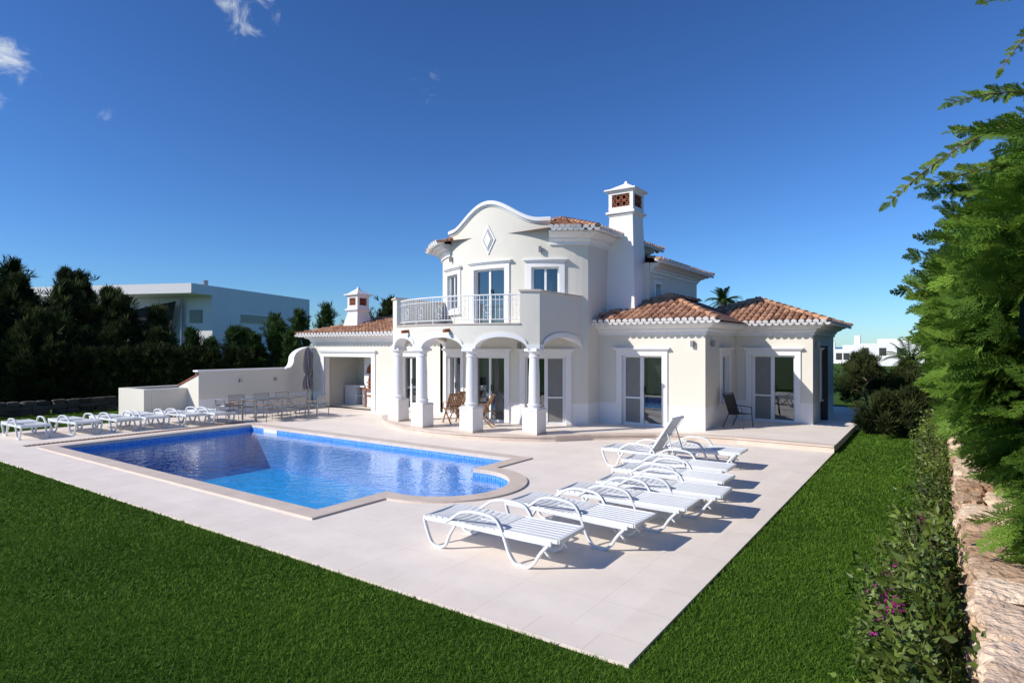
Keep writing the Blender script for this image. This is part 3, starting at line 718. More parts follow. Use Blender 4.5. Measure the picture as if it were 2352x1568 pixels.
# ---- barbecue
bq=empty('barbecue',(-19.1,17.9,0),'white built-in brick barbecue with arched firebox in the alcove','barbecue')
g=MB(); c=(-19.1,17.75); g.frustum(c,.62,.62,0,.72,0,.5,.5)
g.box((c[0]-.34,18.1,.72),(c[0]+.34,18.3,1.5),1)  # near-black back of the firebox
for k in range(10):
    a0,a1=pi*k/10,pi*(k+1)/10
    x0,z0,x1,z1=c[0]-.34*cos(a0),1.4+.34*sin(a0),c[0]-.34*cos(a1),1.4+.34*sin(a1)
    g.add([(x0,17.25,z0),(x1,17.25,z1),(x1,17.25,2.3),(x0,17.25,2.3)],[(0,1,2,3)],0)
    X0,Z0,X1,Z1=c[0]-.46*cos(a0),1.4+.46*sin(a0),c[0]-.46*cos(a1),1.4+.46*sin(a1)
    g.add([(x0,17.22,z0),(x1,17.22,z1),(X1,17.22,Z1),(X0,17.22,Z0)],[(0,1,2,3)],2)
    g.add([(x0,17.22,z0),(x1,17.22,z1),(x1,17.7,z1),(x0,17.7,z0)],[(0,1,2,3)],2)
g.box((c[0]-.62,17.25,.72),(c[0]-.34,18.3,2.32)); g.box((c[0]+.34,17.25,.72),(c[0]+.62,18.3,2.32))
build(g,'body',[M_WHITE,M_HOLLOW,M_BRICK],bq,recalc=False)
g=MB(); g.box((c[0]-.72,17.1,.72),(c[0]+.66,17.6,.78)); 
for k in range(5): g.box((c[0]-.32+k*.15,17.2,.8),(c[0]-.26+k*.15,17.24,1.2))
g.box((c[0]-.36,17.16,1.0),(c[0]+.36,17.2,1.05)); g.box((c[0]-.36,17.16,.86),(c[0]+.36,17.2,.9)); g.box((c[0]-.3,17.0,.45),(c[0]+.3,17.3,.5)); g.box((c[0]-.3,17.0,0),(c[0]-.25,17.05,.72)); g.box((c[0]+.25,17.0,0),(c[0]+.3,17.05,.72))
build(g,'grill_shelf',[M_BRICK],bq)
g=MB(); g.box((-21.3,17.5,.78),(-19.8,18.35,.84)); g.box((-21.3,17.55,0),(-20.6,18.3,.78)); g.box((-20.6,18.25,0),(-19.8,18.35,.78)); g.box((-19.88,17.55,0),(-19.8,18.3,.78)); g.box((-20.6,17.6,.38),(-19.88,18.3,.42)); g.box((-20.26,17.6,0),(-20.2,18.3,.78))
build(g,'kitchen_counter',[M_WHITE],origin=(-20.5,17.9,0),label='white outdoor kitchen counter with open shelves',category='counter')

# ---------------------------------------------------------------- loungers
def lounger(raised):
    root=empty('sun_lounger',(0,0,0),'white plastic sun lounger with flat back on stone paving','sun lounger',group='white sun loungers around the pool')
    for sgn in (-1,1):
        y=.33*sgn; g=MB()
        f=lambda L_:[(a,y,b) for a,b in L_]
        g.bar(catmull(f([(-.95,.335),(-.91,.22),(-.84,.07),(-.76,.02),(-.66,.02),(-.59,.07),(-.53,.2),(-.45,.32)]),4),(0,1,0),.045,.032)
        g.bar(catmull(f([(-.60,.34),(-.5,.40),(-.36,.49),(-.18,.525),(.08,.51),(.19,.45),(.27,.3),(.34,.13),(.42,.03),(.50,.018),(.60,.02),(.68,.08),(.76,.2),(.86,.31)]),4),(0,1,0),.048,.034)
        g.bar(f([(-.96,.34),(-.5,.345),(0,.335),(.5,.325),(.9,.325)]),(0,1,0),.03,.055)
        build(g,'side_frame',[M_PLAST],root,(0,0,0),smooth=True,bevel=.006)
    g=MB(); n=11
    for i in range(n):
        x=-.94+i*.092; z=.365+.012*sin(i/n*pi*2)
        g.box((-.31,x,z-.012),(.31,x+.076,z+.01),0,lambda a,b,c:(b,a,c-.02*(1-(a/.31)**2)),4)
    g.box((-.96,-.33,.32),(-.93,.33,.375)); g.box((.07,-.32,.33),(.12,.32,.37))
    for y in (-.31,0,.28): g.box((-.94,y,.335),(.1,y+.03,.352))
    build(g,'seat',[M_PLAST],root,(0,0,0))
    g=MB()
    ang=rad(57) if raised else rad(0); ox,oz=.12,.36
    T=lambda a,b,c:(ox+a*cos(ang)-c*sin(ang),b,oz+a*sin(ang)+c*cos(ang))
    for k in range(7):
        y=-.287+k*.082; g.box((.03,y,-.012+0),(.83,y+.066,.012),0,T,4)
    g.box((0,-.31,-.02),(.04,.31,.016),0,T); g.box((.82,-.31,-.025),(.87,.31,.018),0,T); g.box((.38,-.30,-.025),(.42,.30,-.012),0,T)
    g.box((.02,-.325,-.025),(.85,-.30,.02),0,T); g.box((.02,.30,-.025),(.85,.325,.02),0,T)
    if not raised:
        for y in (-.22,.2): g.bar([(.72,y,.34),(.74,y,.2),(.82,y,.13)],(0,1,0),.03,.02)
    else: g.bar([(.45,-.25,.86),(.62,-.25,.33)],(0,1,0),.025,.02); g.bar([(.45,.25,.86),(.62,.25,.33)],(0,1,0),.025,.02)
    build(g,'backrest',[M_PLAST],root,(0,0,0),bevel=.004)
    return root
lf=lounger(False); lr_=lounger(True); lr_['label']='white plastic sun lounger with its back raised'
XS=[-4.38,-3.92,-3.68,-3.5,-3.72,-3.95,-4.85,-4.2]; YS=[6.0,7.1,8.12,9.05,10.05,11.0,11.9,12.85]; RT=[2,-2,1,3,-1,2,-2,1]
for i in range(8):
    if i==0: lf.location=(XS[0],YS[0],0); lf.rotation_euler=(0,0,rad(2))
    elif i==6: lr_.location=(XS[6],YS[6],0); lr_.rotation_euler=(0,0,rad(-2))
    else: copy_thing(lf,(XS[i],YS[i],0),rad(RT[i]))
for x,y,r in [(-21.0,6.05,178),(-20.75,7.15,182),(-20.6,8.15,181),(-20.4,8.95,176),(-20.2,9.9,183),(-19.9,10.75,179)]:
    copy_thing(lf,(x,y,0),rad(r))

# ---------------------------------------------------------------- furniture
def metal_chair():
    r=empty('garden_chair',(0,0,0),'grey metal frame garden armchair on the patio','chair',group='metal garden chairs round the table')
    g=MB()
    for s in (-.29,.29):
        g.tube([(s,-.28,0),(s,-.28,.56),(s,.28,.56)],.016,6); g.tube([(s,.28,0),(s,.3,.42),(s,.36,.78)],.016,6)
    g.tube([(-.29,-.28,.38),(.29,-.28,.38)],.014,6); g.tube([(-.29,.36,.78),(.29,.36,.78)],.016,6); g.tube([(-.29,.29,.38),(.29,.29,.38)],.014,6)
    build(g,'frame',[M_METAL],r,(0,0,0),smooth=True)
    g=MB(); g.box((-.27,-.27,.385),(.27,.28,.4)); build(g,'seat',[M_METAL],r,(0,0,0))
    g=MB()
    for z in (.52,.6,.68): g.box((-.27,.315,z),(.27,.33,z+.04))
    build(g,'backrest',[M_METAL],r,(0,0,0))
    for s in (-.29,.29):
        g=MB(); g.box((s-.03,-.3,.575),(s+.03,.3,.59)); build(g,'armrest',[M_TEAK],r,(0,0,0))
    return r
mc=metal_chair(); mc.location=(-18.45,12.0,0); mc.rotation_euler=(0,0,rad(-90))
for x,y,r in [(-18.4,12.9,-92),(-18.3,13.8,-80),(-20.1,12.0,90),(-20.0,12.9,88),(-20.0,13.8,95),(-19.3,11.1,178)]: copy_thing(mc,(x,y,0),rad(r))
tb=empty('garden_table',(-19.25,12.8,0),'long grey metal garden table on the patio','table')
g=MB(); g.box((-19.7,11.7,.68),(-18.8,13.9,.71)); build(g,'table_top',[M_METAL],tb,bevel=.005)
for x in (-19.65,-18.85):
    for y in (11.75,13.85):
        g=MB(); g.frustum((x,y),.025,.025,0,.68); build(g,'leg',[M_METAL],tb)
r=empty('garden_chair',(-4.72,18.25,.15),'black metal garden armchair on the terrace','chair')
r.rotation_euler=(0,0,rad(75)); ORG[r.name]=Vector((0,0,0))
g=MB()
for s in (-.27,.27):
    g.tube([(s,-.3,0),(s,-.24,.6),(s,.2,.62)],.015,6); g.tube([(s,.35,0),(s,.15,.42),(s,.34,.98)],.015,6); g.tube([(s,-.26,.4),(s,.16,.4)],.013,6)
g.tube([(-.27,.34,.98),(.27,.34,.98)],.014,6); build(g,'frame',[M_BLACK],r,(0,0,0),smooth=True)
g=MB(); g.add([(-.26,-.26,.41),(.26,-.26,.41),(.26,.16,.4),(-.26,.16,.4),(-.26,.33,.95),(.26,.33,.95)],[(0,1,2,3),(3,2,5,4)]); build(g,'seat',[M_BLACK],r,(0,0,0),recalc=False)
def teak():
    r=empty('folding_chair',(0,0,0),'folding teak wooden chair on the porch','chair',group='teak folding chairs')
    g=MB()
    for s in (-.22,.22):
        g.bar([(s,-.25,0),(s,.28,.92)],(1,0,0),.03,.045); g.bar([(s*.85,.3,0),(s*.85,-.2,.46)],(1,0,0),.03,.04); g.bar([(s*1.1,-.2,.64),(s*1.1,.2,.66)],(1,0,0),.045,.025); g.bar([(s*1.1,-.18,.44),(s*1.1,-.18,.64)],(1,0,0),.03,.03)
    build(g,'frame',[M_TEAK],r,(0,0,0))
    g=MB()
    for k in range(6): g.box((-.21,-.22+k*.068,.44),(.21,-.17+k*.068,.46))
    build(g,'seat',[M_TEAK],r,(0,0,0))
    g=MB()
    T=lambda a,b,c:(a,b+(.05+(c-.5)*.53/.92)+.0,c)
    for k in range(7): x=-.19+k*.058; g.box((x,-.01,.52),(x+.035,.01,.9),0,T)
    g.box((-.22,-.015,.88),(.22,.015,.94),0,T); g.box((-.22,-.015,.5),(.22,.015,.54),0,T)
    build(g,'backrest',[M_TEAK],r,(0,0,0)); return r
tk=teak(); tk.location=(-12.25,14.25,.15); tk.rotation_euler=(0,0,rad(-115))
copy_thing(tk,(-12.6,15.0,.15),rad(-105)); copy_thing(tk,(-10.95,14.15,.15),rad(-65)) 
ps=empty('parasol',(-21.0,15.4,0),'closed grey parasol standing by the garden wall','parasol')
g=MB(); c=(-21.0,15.4); g.lathe([(.03,0.05),(.022,2.55)],c,8); build(g,'pole',[M_METAL],ps,smooth=True)
g=MB(); g.lathe([(.28,0),(.28,.06),(.06,.1),(.04,.2)],c,16); build(g,'base',[M_METAL],ps,smooth=True)
g=MB(); n=24; prof=[(.03,2.5),(.10,2.35),(.13,2.1),(.15,1.8),(.14,1.55),(.08,1.4),(.15,1.2),(.19,.95),(.17,.75)]; vs=[]
for i,(r_,z) in enumerate(prof):
    for k in range(n): q=2*pi*k/n; rr_=r_*(1+.28*(1 if k%2 else -1)); vs.append((c[0]+rr_*cos(q+.1*i),c[1]+rr_*sin(q+.1*i),z+(.05*(k%3) if i==len(prof)-1 else 0)))
g.add(vs,[(i*n+k,(i+1)*n+k,(i+1)*n+(k+1)%n,i*n+(k+1)%n) for i in range(len(prof)-1) for k in range(n)]); build(g,'canopy',[M_CANVAS],ps,smooth=False)

# ---------------------------------------------------------------- neighbour house
nb_=empty('neighbour_house',(-41.2,22.4,0),'modern white flat-roofed house behind the trees','house')
d1=Vector((-.386,.922)); d0=Vector((-.922,-.386)); c0=Vector((-41.2,22.4))
def NT(a,b,z): q=c0+d0*a+d1*b; return (q.x,q.y,z)
g=MB(); g.box((0,0,0),(17,12.5,6.1),0,NT); g.box((-.0,-2.0,6.1),(17.5,12.5,6.75),0,NT)
g.box((4,-1.5,0),(17,-.01,3.2),0,NT)
build(g,'wall',[M_NEIGH],nb_)
for a0,a1,b0,b1,z0,z1 in [(.8,1.8,-.05,0,4.2,5.1)]:
    g=MB(); g.box((a0,b0,z0),(a1,b1,z1),0,NT); build(g,'window',[M_WGLASS],nb_)
g=MB(); g.box((-.05,3.0,4.3),(0,6.6,4.95),0,NT); build(g,'window',[M_WGLASS],nb_)
g=MB(); g.box((-.03,2.95,4.25),(0.01,6.65,5.0),0,NT); build(g,'window_frame',[M_FRAME],nb_)
g=MB(); g.tube([NT(2.3,-.2,0),NT(2.3,-.2,5.9)],.09,8); build(g,'drainpipe',[M_METAL],nb_,smooth=True)
g=MB(); g.tube([NT(2.2,2,6.7),NT(2.2,2,7.4)],.2,10); build(g,'flue',[M_METAL],nb_,smooth=True)
g=MB(); g.add([NT(2.4,-.6,5.7),NT(6.5,-.8,5.0),NT(6.3,-.8,3.0),NT(3.2,-.6,2.4)],[(0,1,2,3)]); build(g,'shade_sail',[M_SAIL],nb_,recalc=False)
def dhouse(x,y,w_,d_,h_,lab):
    e=empty('distant_house',(x,y,0),lab,'house',group='distant white houses')
    g=MB(); g.box((x-w_/2,y,0),(x+w_/2,y+d_,h_)); g.box((x-w_/2,y+1,h_),(x-w_/2+.7,y+2,h_+1.1)); g.box((x-w_/6,y+2,h_),(x+w_/2,y+d_,h_+.6)); build(g,'wall',[M_WHITE],e)
    for k in range(3):
        g=MB(); xx=x-w_/2+1+k*(w_-2)/3; g.box((xx,y-.05,h_-1.6),(xx+.8,y-.002,h_-.6)); build(g,'window',[M_DARK],e)
dhouse(-5.2,94,8,8,3.0,'distant white house with small roof terrace'); dhouse(-11,104,5,8,2.2,'distant low white house')

# ---------------------------------------------------------------- foliage
def bulk(name,V,F,mats,parent,org,var=None,**kw):
    me=bpy.data.meshes.new(name); nv=len(V); nf=len(F)
    o=Vector(org); V=(V-np.array(o)[None]).astype(np.float32)
    me.vertices.add(nv); me.vertices.foreach_set('co',V.ravel())
    me.loops.add(nf*3); me.polygons.add(nf)
    me.polygons.foreach_set('loop_start',np.arange(0,nf*3,3,dtype=np.int32))
    me.loops.foreach_set('vertex_index',F.astype(np.int32).ravel())
    me.update(calc_edges=True)
    for m in mats: me.materials.append(m)
    if var is not None:
        at=me.attributes.new('var','FLOAT','FACE'); at.data.foreach_set('value',var.astype(np.float32))
    return link(me,name,parent,o,**kw)
def inst(P,D,size,tm,up=None,rollj=pi,var=None):
    V,F=tm; Nn=len(P); D=D/np.linalg.norm(D,axis=1,keepdims=True)
    if up is None: up=rng.normal(size=(Nn,3))
    y=np.cross(up,D); y/=np.linalg.norm(y,axis=1,keepdims=True)+1e-9; z=np.cross(D,y)
    r=rng.uniform(-rollj,rollj,Nn)[:,None]; y2=y*np.cos(r)+z*np.sin(r); z2=-y*np.sin(r)+z*np.cos(r)
    s=np.asarray(size).reshape(-1,1,1)*np.ones((Nn,1,1))
    W_=P[:,None,:]+s*(V[None,:,0:1]*D[:,None,:]+V[None,:,1:2]*y2[:,None,:]+V[None,:,2:3]*z2[:,None,:])
    Fa=(F[None]+(np.arange(Nn)*len(V))[:,None,None]).reshape(-1,3)
    if var is None: var=rng.random(Nn)
    return W_.reshape(-1,3),Fa,np.repeat(var,len(F))
def merge(L_):
    V=[];F=[];A=[];o=0
    for v,f,a in L_: V.append(v);F.append(f+o);A.append(a);o+=len(v)
    return np.concatenate(V),np.concatenate(F),np.concatenate(A)
def frond(nb=12,sub=4,curve=.12,wk=1.0,seed=1):
    r=np.random.default_rng(seed); V=[];F=[]
    def tri(a,b,c): o=len(V); V.extend([a,b,c]); F.append((o,o+1,o+2))
    def pos(t,y=0): return np.array([t,y+.05*sin(3*t+seed),-curve*t*t])
    tri(pos(0,.010),pos(0,-.010),pos(1.0))
    for i in range(nb):
        t=.05+.9*i/nb
        for s in (-1,1):
            Lb=(.40*(1-t)**.75+.05)*r.uniform(.7,1.2); an=rad(r.uniform(28,46)); lift=r.normal(0,.16)
            p0=pos(t); d=np.array([cos(an),s*sin(an),lift-.1]); nrm=np.array([-s*sin(an),cos(an),0])
            w_=.011*wk; tri(p0+nrm*w_,p0-nrm*w_,p0+d*Lb)
            for k in range(sub):
                q=.15+.75*k/sub; pp=p0+d*Lb*q; l2=Lb*.36*(1-q)+.045
                for s2 in (-1,1):
                    a2=an*s+s2*rad(r.uniform(24,42)); d2=np.array([cos(a2),sin(a2),lift+r.normal(0,.15)]); n2=np.array([-sin(a2),cos(a2),0])*.009*wk
                    tri(pp+n2,pp-n2,pp+d2*l2)
    return np.array(V),np.array(F)
FR_HI=[frond(12,4,.15,1.3,s) for s in (1,2,3)]
FR_BR=[frond(13,4,.15,2.3,s) for s in (7,8,9)]
FR_MID=[frond(8,2,.2,2.0,s) for s in (4,5)]
def tuft(n=8,w_=.07,spread=.6,seed=5):
    V=[];F=[];r=np.random.default_rng(seed)
    for k in range(n):
        d=np.array([1,*(r.normal(size=2)*spread)]); d/=np.linalg.norm(d); u=np.cross(d,r.normal(size=3)); u/=np.linalg.norm(u); o=len(V)
        V+=[u*w_*.4,d*.55+u*w_,d*.55-u*w_,d*(.8+.4*r.random())]; F+=[(o,o+1,o+2),(o+1,o+3,o+2)]
    return np.array(V),np.array(F)
TUFTN=tuft(9,.05,.42,6)
LEAF=(np.array([(0,0,0),(.35,.24,.05),(.35,-.24,.05),(1,0,-.08),(.35,0,-.03)],float),np.array([(0,4,1),(0,2,4),(1,4,3),(4,2,3)]))
def leafsprig(n=7):
    V=[];F=[]
    for k in range(n):
        t=k/n; an=k*2.4; d=np.array([.55,cos(an)*.8,sin(an)*.8]); d/=np.linalg.norm(d); u=np.cross(d,[1,0,0]); u/=np.linalg.norm(u); nn=np.cross(d,u)
        o=len(V); l=.36*(1-.4*t)
        for v in LEAF[0]: V.append(np.array([t,0,0])+l*(v[0]*d+v[1]*u*1.1+v[2]*nn))
        F+=[tuple(i+o for i in f) for f in LEAF[1]]
    return np.array(V),np.array(F)
SPRIG=leafsprig()

def conifer(base,h,rw,n,seed,leaf=M_FOL_D,size=.42,lab='dark green conifer tree by the boundary',cat='tree',name='conifer_tree',grp='dark boundary conifers',shape='bushy',z0=.1):
    global rng
    rng=np.random.default_rng(seed); rs=random.Random(seed)
    e=empty(name,base,lab,cat,group=grp); bx,by,bz=base
    g=MB(); pts=[(bx+rs.uniform(-.08,.08)*k,by+rs.uniform(-.08,.08)*k,bz+h*.93*k/6) for k in range(7)]; g.tube(pts,.13*h/5,8,0,.015)
    lumps=[]
    nl=int(9+h*2.5)
    for k in range(nl):
        f=(k+.5)/nl; z=z0*h+(h-z0*h)*f
        if shape=='cone': rad_=rw*(1-f)**.8*.7+.05
        else: rad_=rw*(.55+.5*sin(pi*min(1,f*1.15+.1)))*(1 if f<.6 else (1-(f-.6)*2.1))
        a=k*2.4+rs.uniform(-.5,.5); rr=rad_*rs.uniform(.5,1.0)
        p=(bx+rr*cos(a),by+rr*sin(a),bz+z); lumps.append((p,max(.15,rad_*rs.uniform(.24,.45)),a))
        g.tube([(bx,by,bz+z*.8),((bx+p[0])/2,(by+p[1])/2,bz+z*.93),p],.03,5,0,.008)
    build(g,'trunk',[M_BARK],e)
    L_=[]; per=n//nl
    for (p,r_,a) in lumps:
        d=rng.normal(size=(per,3)); d/=np.linalg.norm(d,axis=1,keepdims=True); q=rng.random(per)**.45
        P=np.array(p)+d*(r_*q)[:,None]*np.array([1,1,1.9]); D=d*.55+np.array([cos(a)*.4,sin(a)*.4,.9])
        L_.append(inst(P,D,size*rng.uniform(.6,1.2,per),TUFTN,var=np.clip(rng.normal(.24,.22,per)+.36*d[:,2]*q+.12*(p[2]-bz)/h,0,1)))  # lighter tint on lump tops and upper crown paints in highlights
    m=60; hh=rng.uniform(.74,1.03,m); P=np.stack([bx+rng.normal(0,.25*rw,m)*(1.25-hh)*2.8,by+rng.normal(0,.25*rw,m)*(1.25-hh)*2.8,bz+h*hh],1); D=rng.normal(size=(m,3))*.35+[.15,0,1]
    L_.append(inst(P,D,size*rng.uniform(.8,1.5,m),TUFTN,var=rng.uniform(.2,.9,m)))
    V,F,A=merge(L_); V[:,2]=np.maximum(V[:,2],.0)
    bulk('crown',V,F,[leaf],e,base,A); return e
k=0
for x,y,h,r_ in [(-35.5,6.4,5.9,1.5),(-36.5,8.9,6.5,1.5),(-34.6,9.7,5.6,1.4),(-34.4,11.6,6.0,1.3),(-32.6,10.9,5.2,1.4),(-32.6,12.7,5.1,1.2),(-31.2,12.6,4.6,1.2),(-30.6,13.9,4.1,1.0),(-29.2,13.4,3.0,1.0),(-38,6,6.8,1.4),(-38.5,10.5,6.6,1.4),(-36.2,12.8,6.1,1.3),(-39.0,3.0,6.2,1.8),(-34.0,7.8,4.8,1.4),(-33.4,6.0,4.4,1.4),(-31.6,9.6,3.8,1.3)]:
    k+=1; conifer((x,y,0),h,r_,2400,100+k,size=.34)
for x,y,h,r_ in [(-28.6,14.6,3.1,.8),(-27.8,15.0,2.7,.75),(-27.2,15.8,3.2,.8),(-26.4,16.4,2.9,.8),(-25.9,17.3,3.5,.95),(-25.2,18.0,4.0,1.0),(-24.9,19.3,4.4,1.1),(-27.0,17.9,3.9,1.1),(-24.3,17.0,3.0,.9),(-28.0,16.8,3.2,1.0)]:
    k+=1; conifer((x,y,0),h,r_,800,100+k,M_FOL_M,.27,'young green cypress behind the garden wall','tree','cypress_tree','young cypresses behind the garden wall','cone')
for x,y,h,r_ in [(-29.5,28,5.4,1.6),(-26.5,27.5,4.8,1.4),(-30.8,30,4.8,1.5)]:
    k+=1; conifer((x,y,0),h,r_,1300,100+k,M_FOL_D,.38,'dark pine tree standing behind the villa','tree','pine_tree','pines behind the villa','bushy',.35)
# hedge under left trees
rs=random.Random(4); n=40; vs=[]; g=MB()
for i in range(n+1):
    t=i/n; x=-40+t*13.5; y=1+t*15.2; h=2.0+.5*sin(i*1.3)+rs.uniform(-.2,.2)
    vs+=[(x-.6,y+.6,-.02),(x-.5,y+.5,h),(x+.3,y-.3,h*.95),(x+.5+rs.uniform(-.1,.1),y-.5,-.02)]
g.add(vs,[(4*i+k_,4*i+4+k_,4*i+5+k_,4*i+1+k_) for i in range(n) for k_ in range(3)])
hd=empty('hedge',(-33,9,0),'dense dark clipped hedge under the boundary trees','hedge')
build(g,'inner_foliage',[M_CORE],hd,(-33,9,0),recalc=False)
rng=np.random.default_rng(77); m=8000; t=rng.random(m); P=np.stack([-40+t*13.5+.6+rng.normal(0,.2,m),1+t*15.2-.6+rng.normal(0,.2,m),rng.random(m)*2.4],1)
V,F,A=inst(P,rng.normal(size=(m,3))*.5+[.4,-.4,.8],rng.uniform(.2,.4,m),TUFTN,var=rng.random(m)*.5); V[:,2]=np.maximum(V[:,2],0); bulk('leaves',V,F,[M_FOL_D],hd,(-33,9,0),A)

# rubble stone builder
def stone(mb,c,s,rs,m=0,n=4,pw=9,am=.1):
    vs=[];idx={}
    ph=[rs.uniform(0,6.28) for _ in range(8)]
    a=rs.random(); fs=[]; sk=[rs.uniform(-.18,.18) for _ in range(3)]
    for ax in range(3):
        for sg_ in (-1,1):
            for i in range(n):
                for j in range(n):
                    q=[]
                    for (di,dj) in ((0,0),(1,0),(1,1),(0,1)):
                        u=-1+2*(i+di)/n; v=-1+2*(j+dj)/n; p=[0,0,0]; p[ax]=sg_; p[(ax+1)%3]=u; p[(ax+2)%3]=v
                        kk=(round(p[0],3),round(p[1],3),round(p[2],3))
                        if kk not in idx:
                            L4=(abs(p[0])**pw+abs(p[1])**pw+abs(p[2])**pw)**(1/pw)
                            r_=1/L4*(1+am*sin(2.1*p[0]+ph[0])*sin(2.6*p[1]+ph[6])+am*sin(3.3*p[1]+ph[1])*.7+am*.7*sin(2.8*p[2]+ph[2])+am*.5*sin(6*p[0]*p[1]+ph[3]+5*p[2])+rs.uniform(-.03,.03))
                            idx[kk]=len(vs); vs.append((c[0]+(p[0]+sk[0]*p[2])*r_*s[0],c[1]+(p[1]+sk[1]*p[2]+sk[2]*p[0])*r_*s[1],c[2]+p[2]*r_*s[2]))
                        q.append(idx[kk])
                    fs.append(tuple(q) if sg_>0 else tuple(q[::-1]))
    mb.add(vs,fs,m,a)
def stonewall(name,x0,x1,ya,yb,h,mats,lab,seed):
    rs=random.Random(seed); g=MB(); xc=(x0+x1)/2
    g.box((x0+.07,ya,-.05),(x1-.06,yb,h-.09),1)
    z=0; 
    while z<h-.12:
        ch=rs.uniform(.12,.2); ch=min(ch,h-.08-z); y=ya
        while y<yb:
            w_=rs.uniform(.14,.42); nn=6 if y<6 else 4
            stone(g,(x0+.12+rs.uniform(-.035,.03),y+w_/2,z+ch/2),(.12,w_/2*.98,ch/2*.98),rs,0,nn); y+=w_
        z+=ch
    y=ya
    while y<yb:
        w_=rs.uniform(.3,.65); sp=rs.uniform(.35,.65); W2=x1-x0; nn=6 if y<8 else 4
        stone(g,(x0+W2*sp/2+rs.uniform(-.03,.015),y+w_/2,h-.05+rs.uniform(-.02,.02)),(W2*sp/2,w_/2*.97,.075),rs,0,nn,9,.12)
        stone(g,(x0+W2*(sp+1)/2,y+w_/2+rs.uniform(-.08,.08),h-.055+rs.uniform(-.02,.02)),(W2*(1-sp)/2,w_/2*.97,.075),rs,0,nn,9,.12); y+=w_
    return build(g,name,mats,origin=(xc,(ya+yb)/2,0),label=lab,category='wall',recalc=False,smooth=False)
stonewall('stone_wall',.20,.74,.8,19,1.06,[M_STONE,M_MORTAR],'rough honey-coloured stone retaining wall beside the lawn',11)
g=MB(); rs=random.Random(5); y=-1
while y<14:
    for z in (.09,.26,.42): stone(g,(-27.6+y*.03,y+rs.uniform(-.1,.1),z),(.16,rs.uniform(.2,.3),.09),rs)
    y+=.45
build(g,'stone_wall',[M_STONED],origin=(-27.4,6,0),label='low stone wall coloured dark for shade in front of the conifers',category='wall',recalc=False,smooth=True)

# cypress hedge on the stone wall
hedge=empty('cypress_hedge',(.9,12,0),'tall feathery green cypress hedge along the stone wall','hedge')
def xf(y,z):
    z=np.asarray(z,float); y=np.asarray(y,float)
    prof=np.interp(z,[.9,1.3,1.9,2.6,3.2,3.7,4.2],[.98,.78,.46,.22,.28,.56,1.05])
    return prof+.12*np.sin(y*1.7+z*1.1)+.08*np.sin(y*3.9-z*2.3)+.06*np.sin(z*5+y)
ztop=lambda y:3.9+.15*np.sin(y*1.3)+.12*np.sin(y*3.1+1)+.45*np.clip((y-5)/6,-.3,1)
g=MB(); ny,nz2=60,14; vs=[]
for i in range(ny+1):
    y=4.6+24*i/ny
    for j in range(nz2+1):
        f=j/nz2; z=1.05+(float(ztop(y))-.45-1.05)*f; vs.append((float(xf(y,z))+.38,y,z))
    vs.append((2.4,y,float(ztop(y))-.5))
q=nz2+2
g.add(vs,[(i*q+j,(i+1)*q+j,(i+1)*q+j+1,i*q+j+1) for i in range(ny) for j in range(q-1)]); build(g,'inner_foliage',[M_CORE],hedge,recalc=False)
rng=np.random.default_rng(21); L_=[]
def hedgepts(m,y0,y1,size,tm,pw=1):
    y=y0+(y1-y0)*rng.random(m)**pw; f=rng.random(m); z=1.12+(ztop(y)-1.12)*f; dp=rng.random(m)**1.4*.40
    x=xf(y,z)+dp; P=np.stack([x,y,z],1)
    D=np.stack([-1.0+rng.normal(0,.35,m),-.35+rng.normal(0,.6,m),.05+.55*(z-2.4)/1.5+rng.normal(0,.4,m)],1)
    up=np.stack([-.5+rng.normal(0,.3,m),rng.normal(0,.4,m),np.ones(m)],1)
    var=np.clip(.66-dp*2.0+rng.normal(0,.26,m)+.18*np.sin(y*2.1+z*3),0,1)  # fronds further in are tinted darker, shade put into the colour
    return inst(P,D,size*rng.uniform(.5,1.5,m),tm,up,1.2,var)
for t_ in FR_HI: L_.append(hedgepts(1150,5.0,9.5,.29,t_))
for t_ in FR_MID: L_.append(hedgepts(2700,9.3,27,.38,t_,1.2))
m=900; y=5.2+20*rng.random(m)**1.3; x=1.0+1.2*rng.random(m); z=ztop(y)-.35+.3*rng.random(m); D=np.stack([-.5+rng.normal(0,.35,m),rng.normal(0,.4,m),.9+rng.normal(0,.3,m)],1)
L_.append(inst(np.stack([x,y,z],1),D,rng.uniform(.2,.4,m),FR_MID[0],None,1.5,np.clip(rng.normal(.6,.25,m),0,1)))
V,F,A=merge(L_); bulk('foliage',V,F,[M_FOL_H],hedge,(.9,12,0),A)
# projecting branches, each from the hedge outwards (points in metres: across, along, height)
TW=MB(); L_=[]
def B3(r,d,z): return np.array((.8186*r-.5746*d,.5747*r+.8184*d,z))
def branch(P0,P1,P2,n=14,size=.2):
    P0,P1,P2=B3(*P0),B3(*P1),B3(*P2); pts=[]
    for i in range(13):
        t=i/12; pts.append((1-t)**2*P0+2*t*(1-t)*P1+t*t*P2)
    TW.tube(pts,.010,5,0,.003)
    PP=[];DD=[];SS=[]
    for i in range(n):
        t=.12+.85*i/(n-1); p=(1-t)**2*P0+2*t*(1-t)*P1+t*t*P2; tg=2*(1-t)*(P1-P0)+2*t*(P2-P1); tg/=np.linalg.norm(tg)
        for s in (-1,1):
            u=np.cross(tg,[.1,-1,.25]); u/=np.linalg.norm(u); d=tg+u*s*.55+rng.normal(0,.16,3); PP.append(p);DD.append(d);SS.append(size*(1.2-.6*t)*rng.uniform(.75,1.25))
    PP.append(P2);DD.append(P2-P1);SS.append(size*.9)
    PP=np.array(PP,float); L_.append(inst(PP,np.array(DD,float),np.array(SS),FR_BR[n%3],np.tile([.2,-1.,.3],(len(PP),1)),.6,np.clip(rng.normal(.55,.28,len(PP)),0,1)))
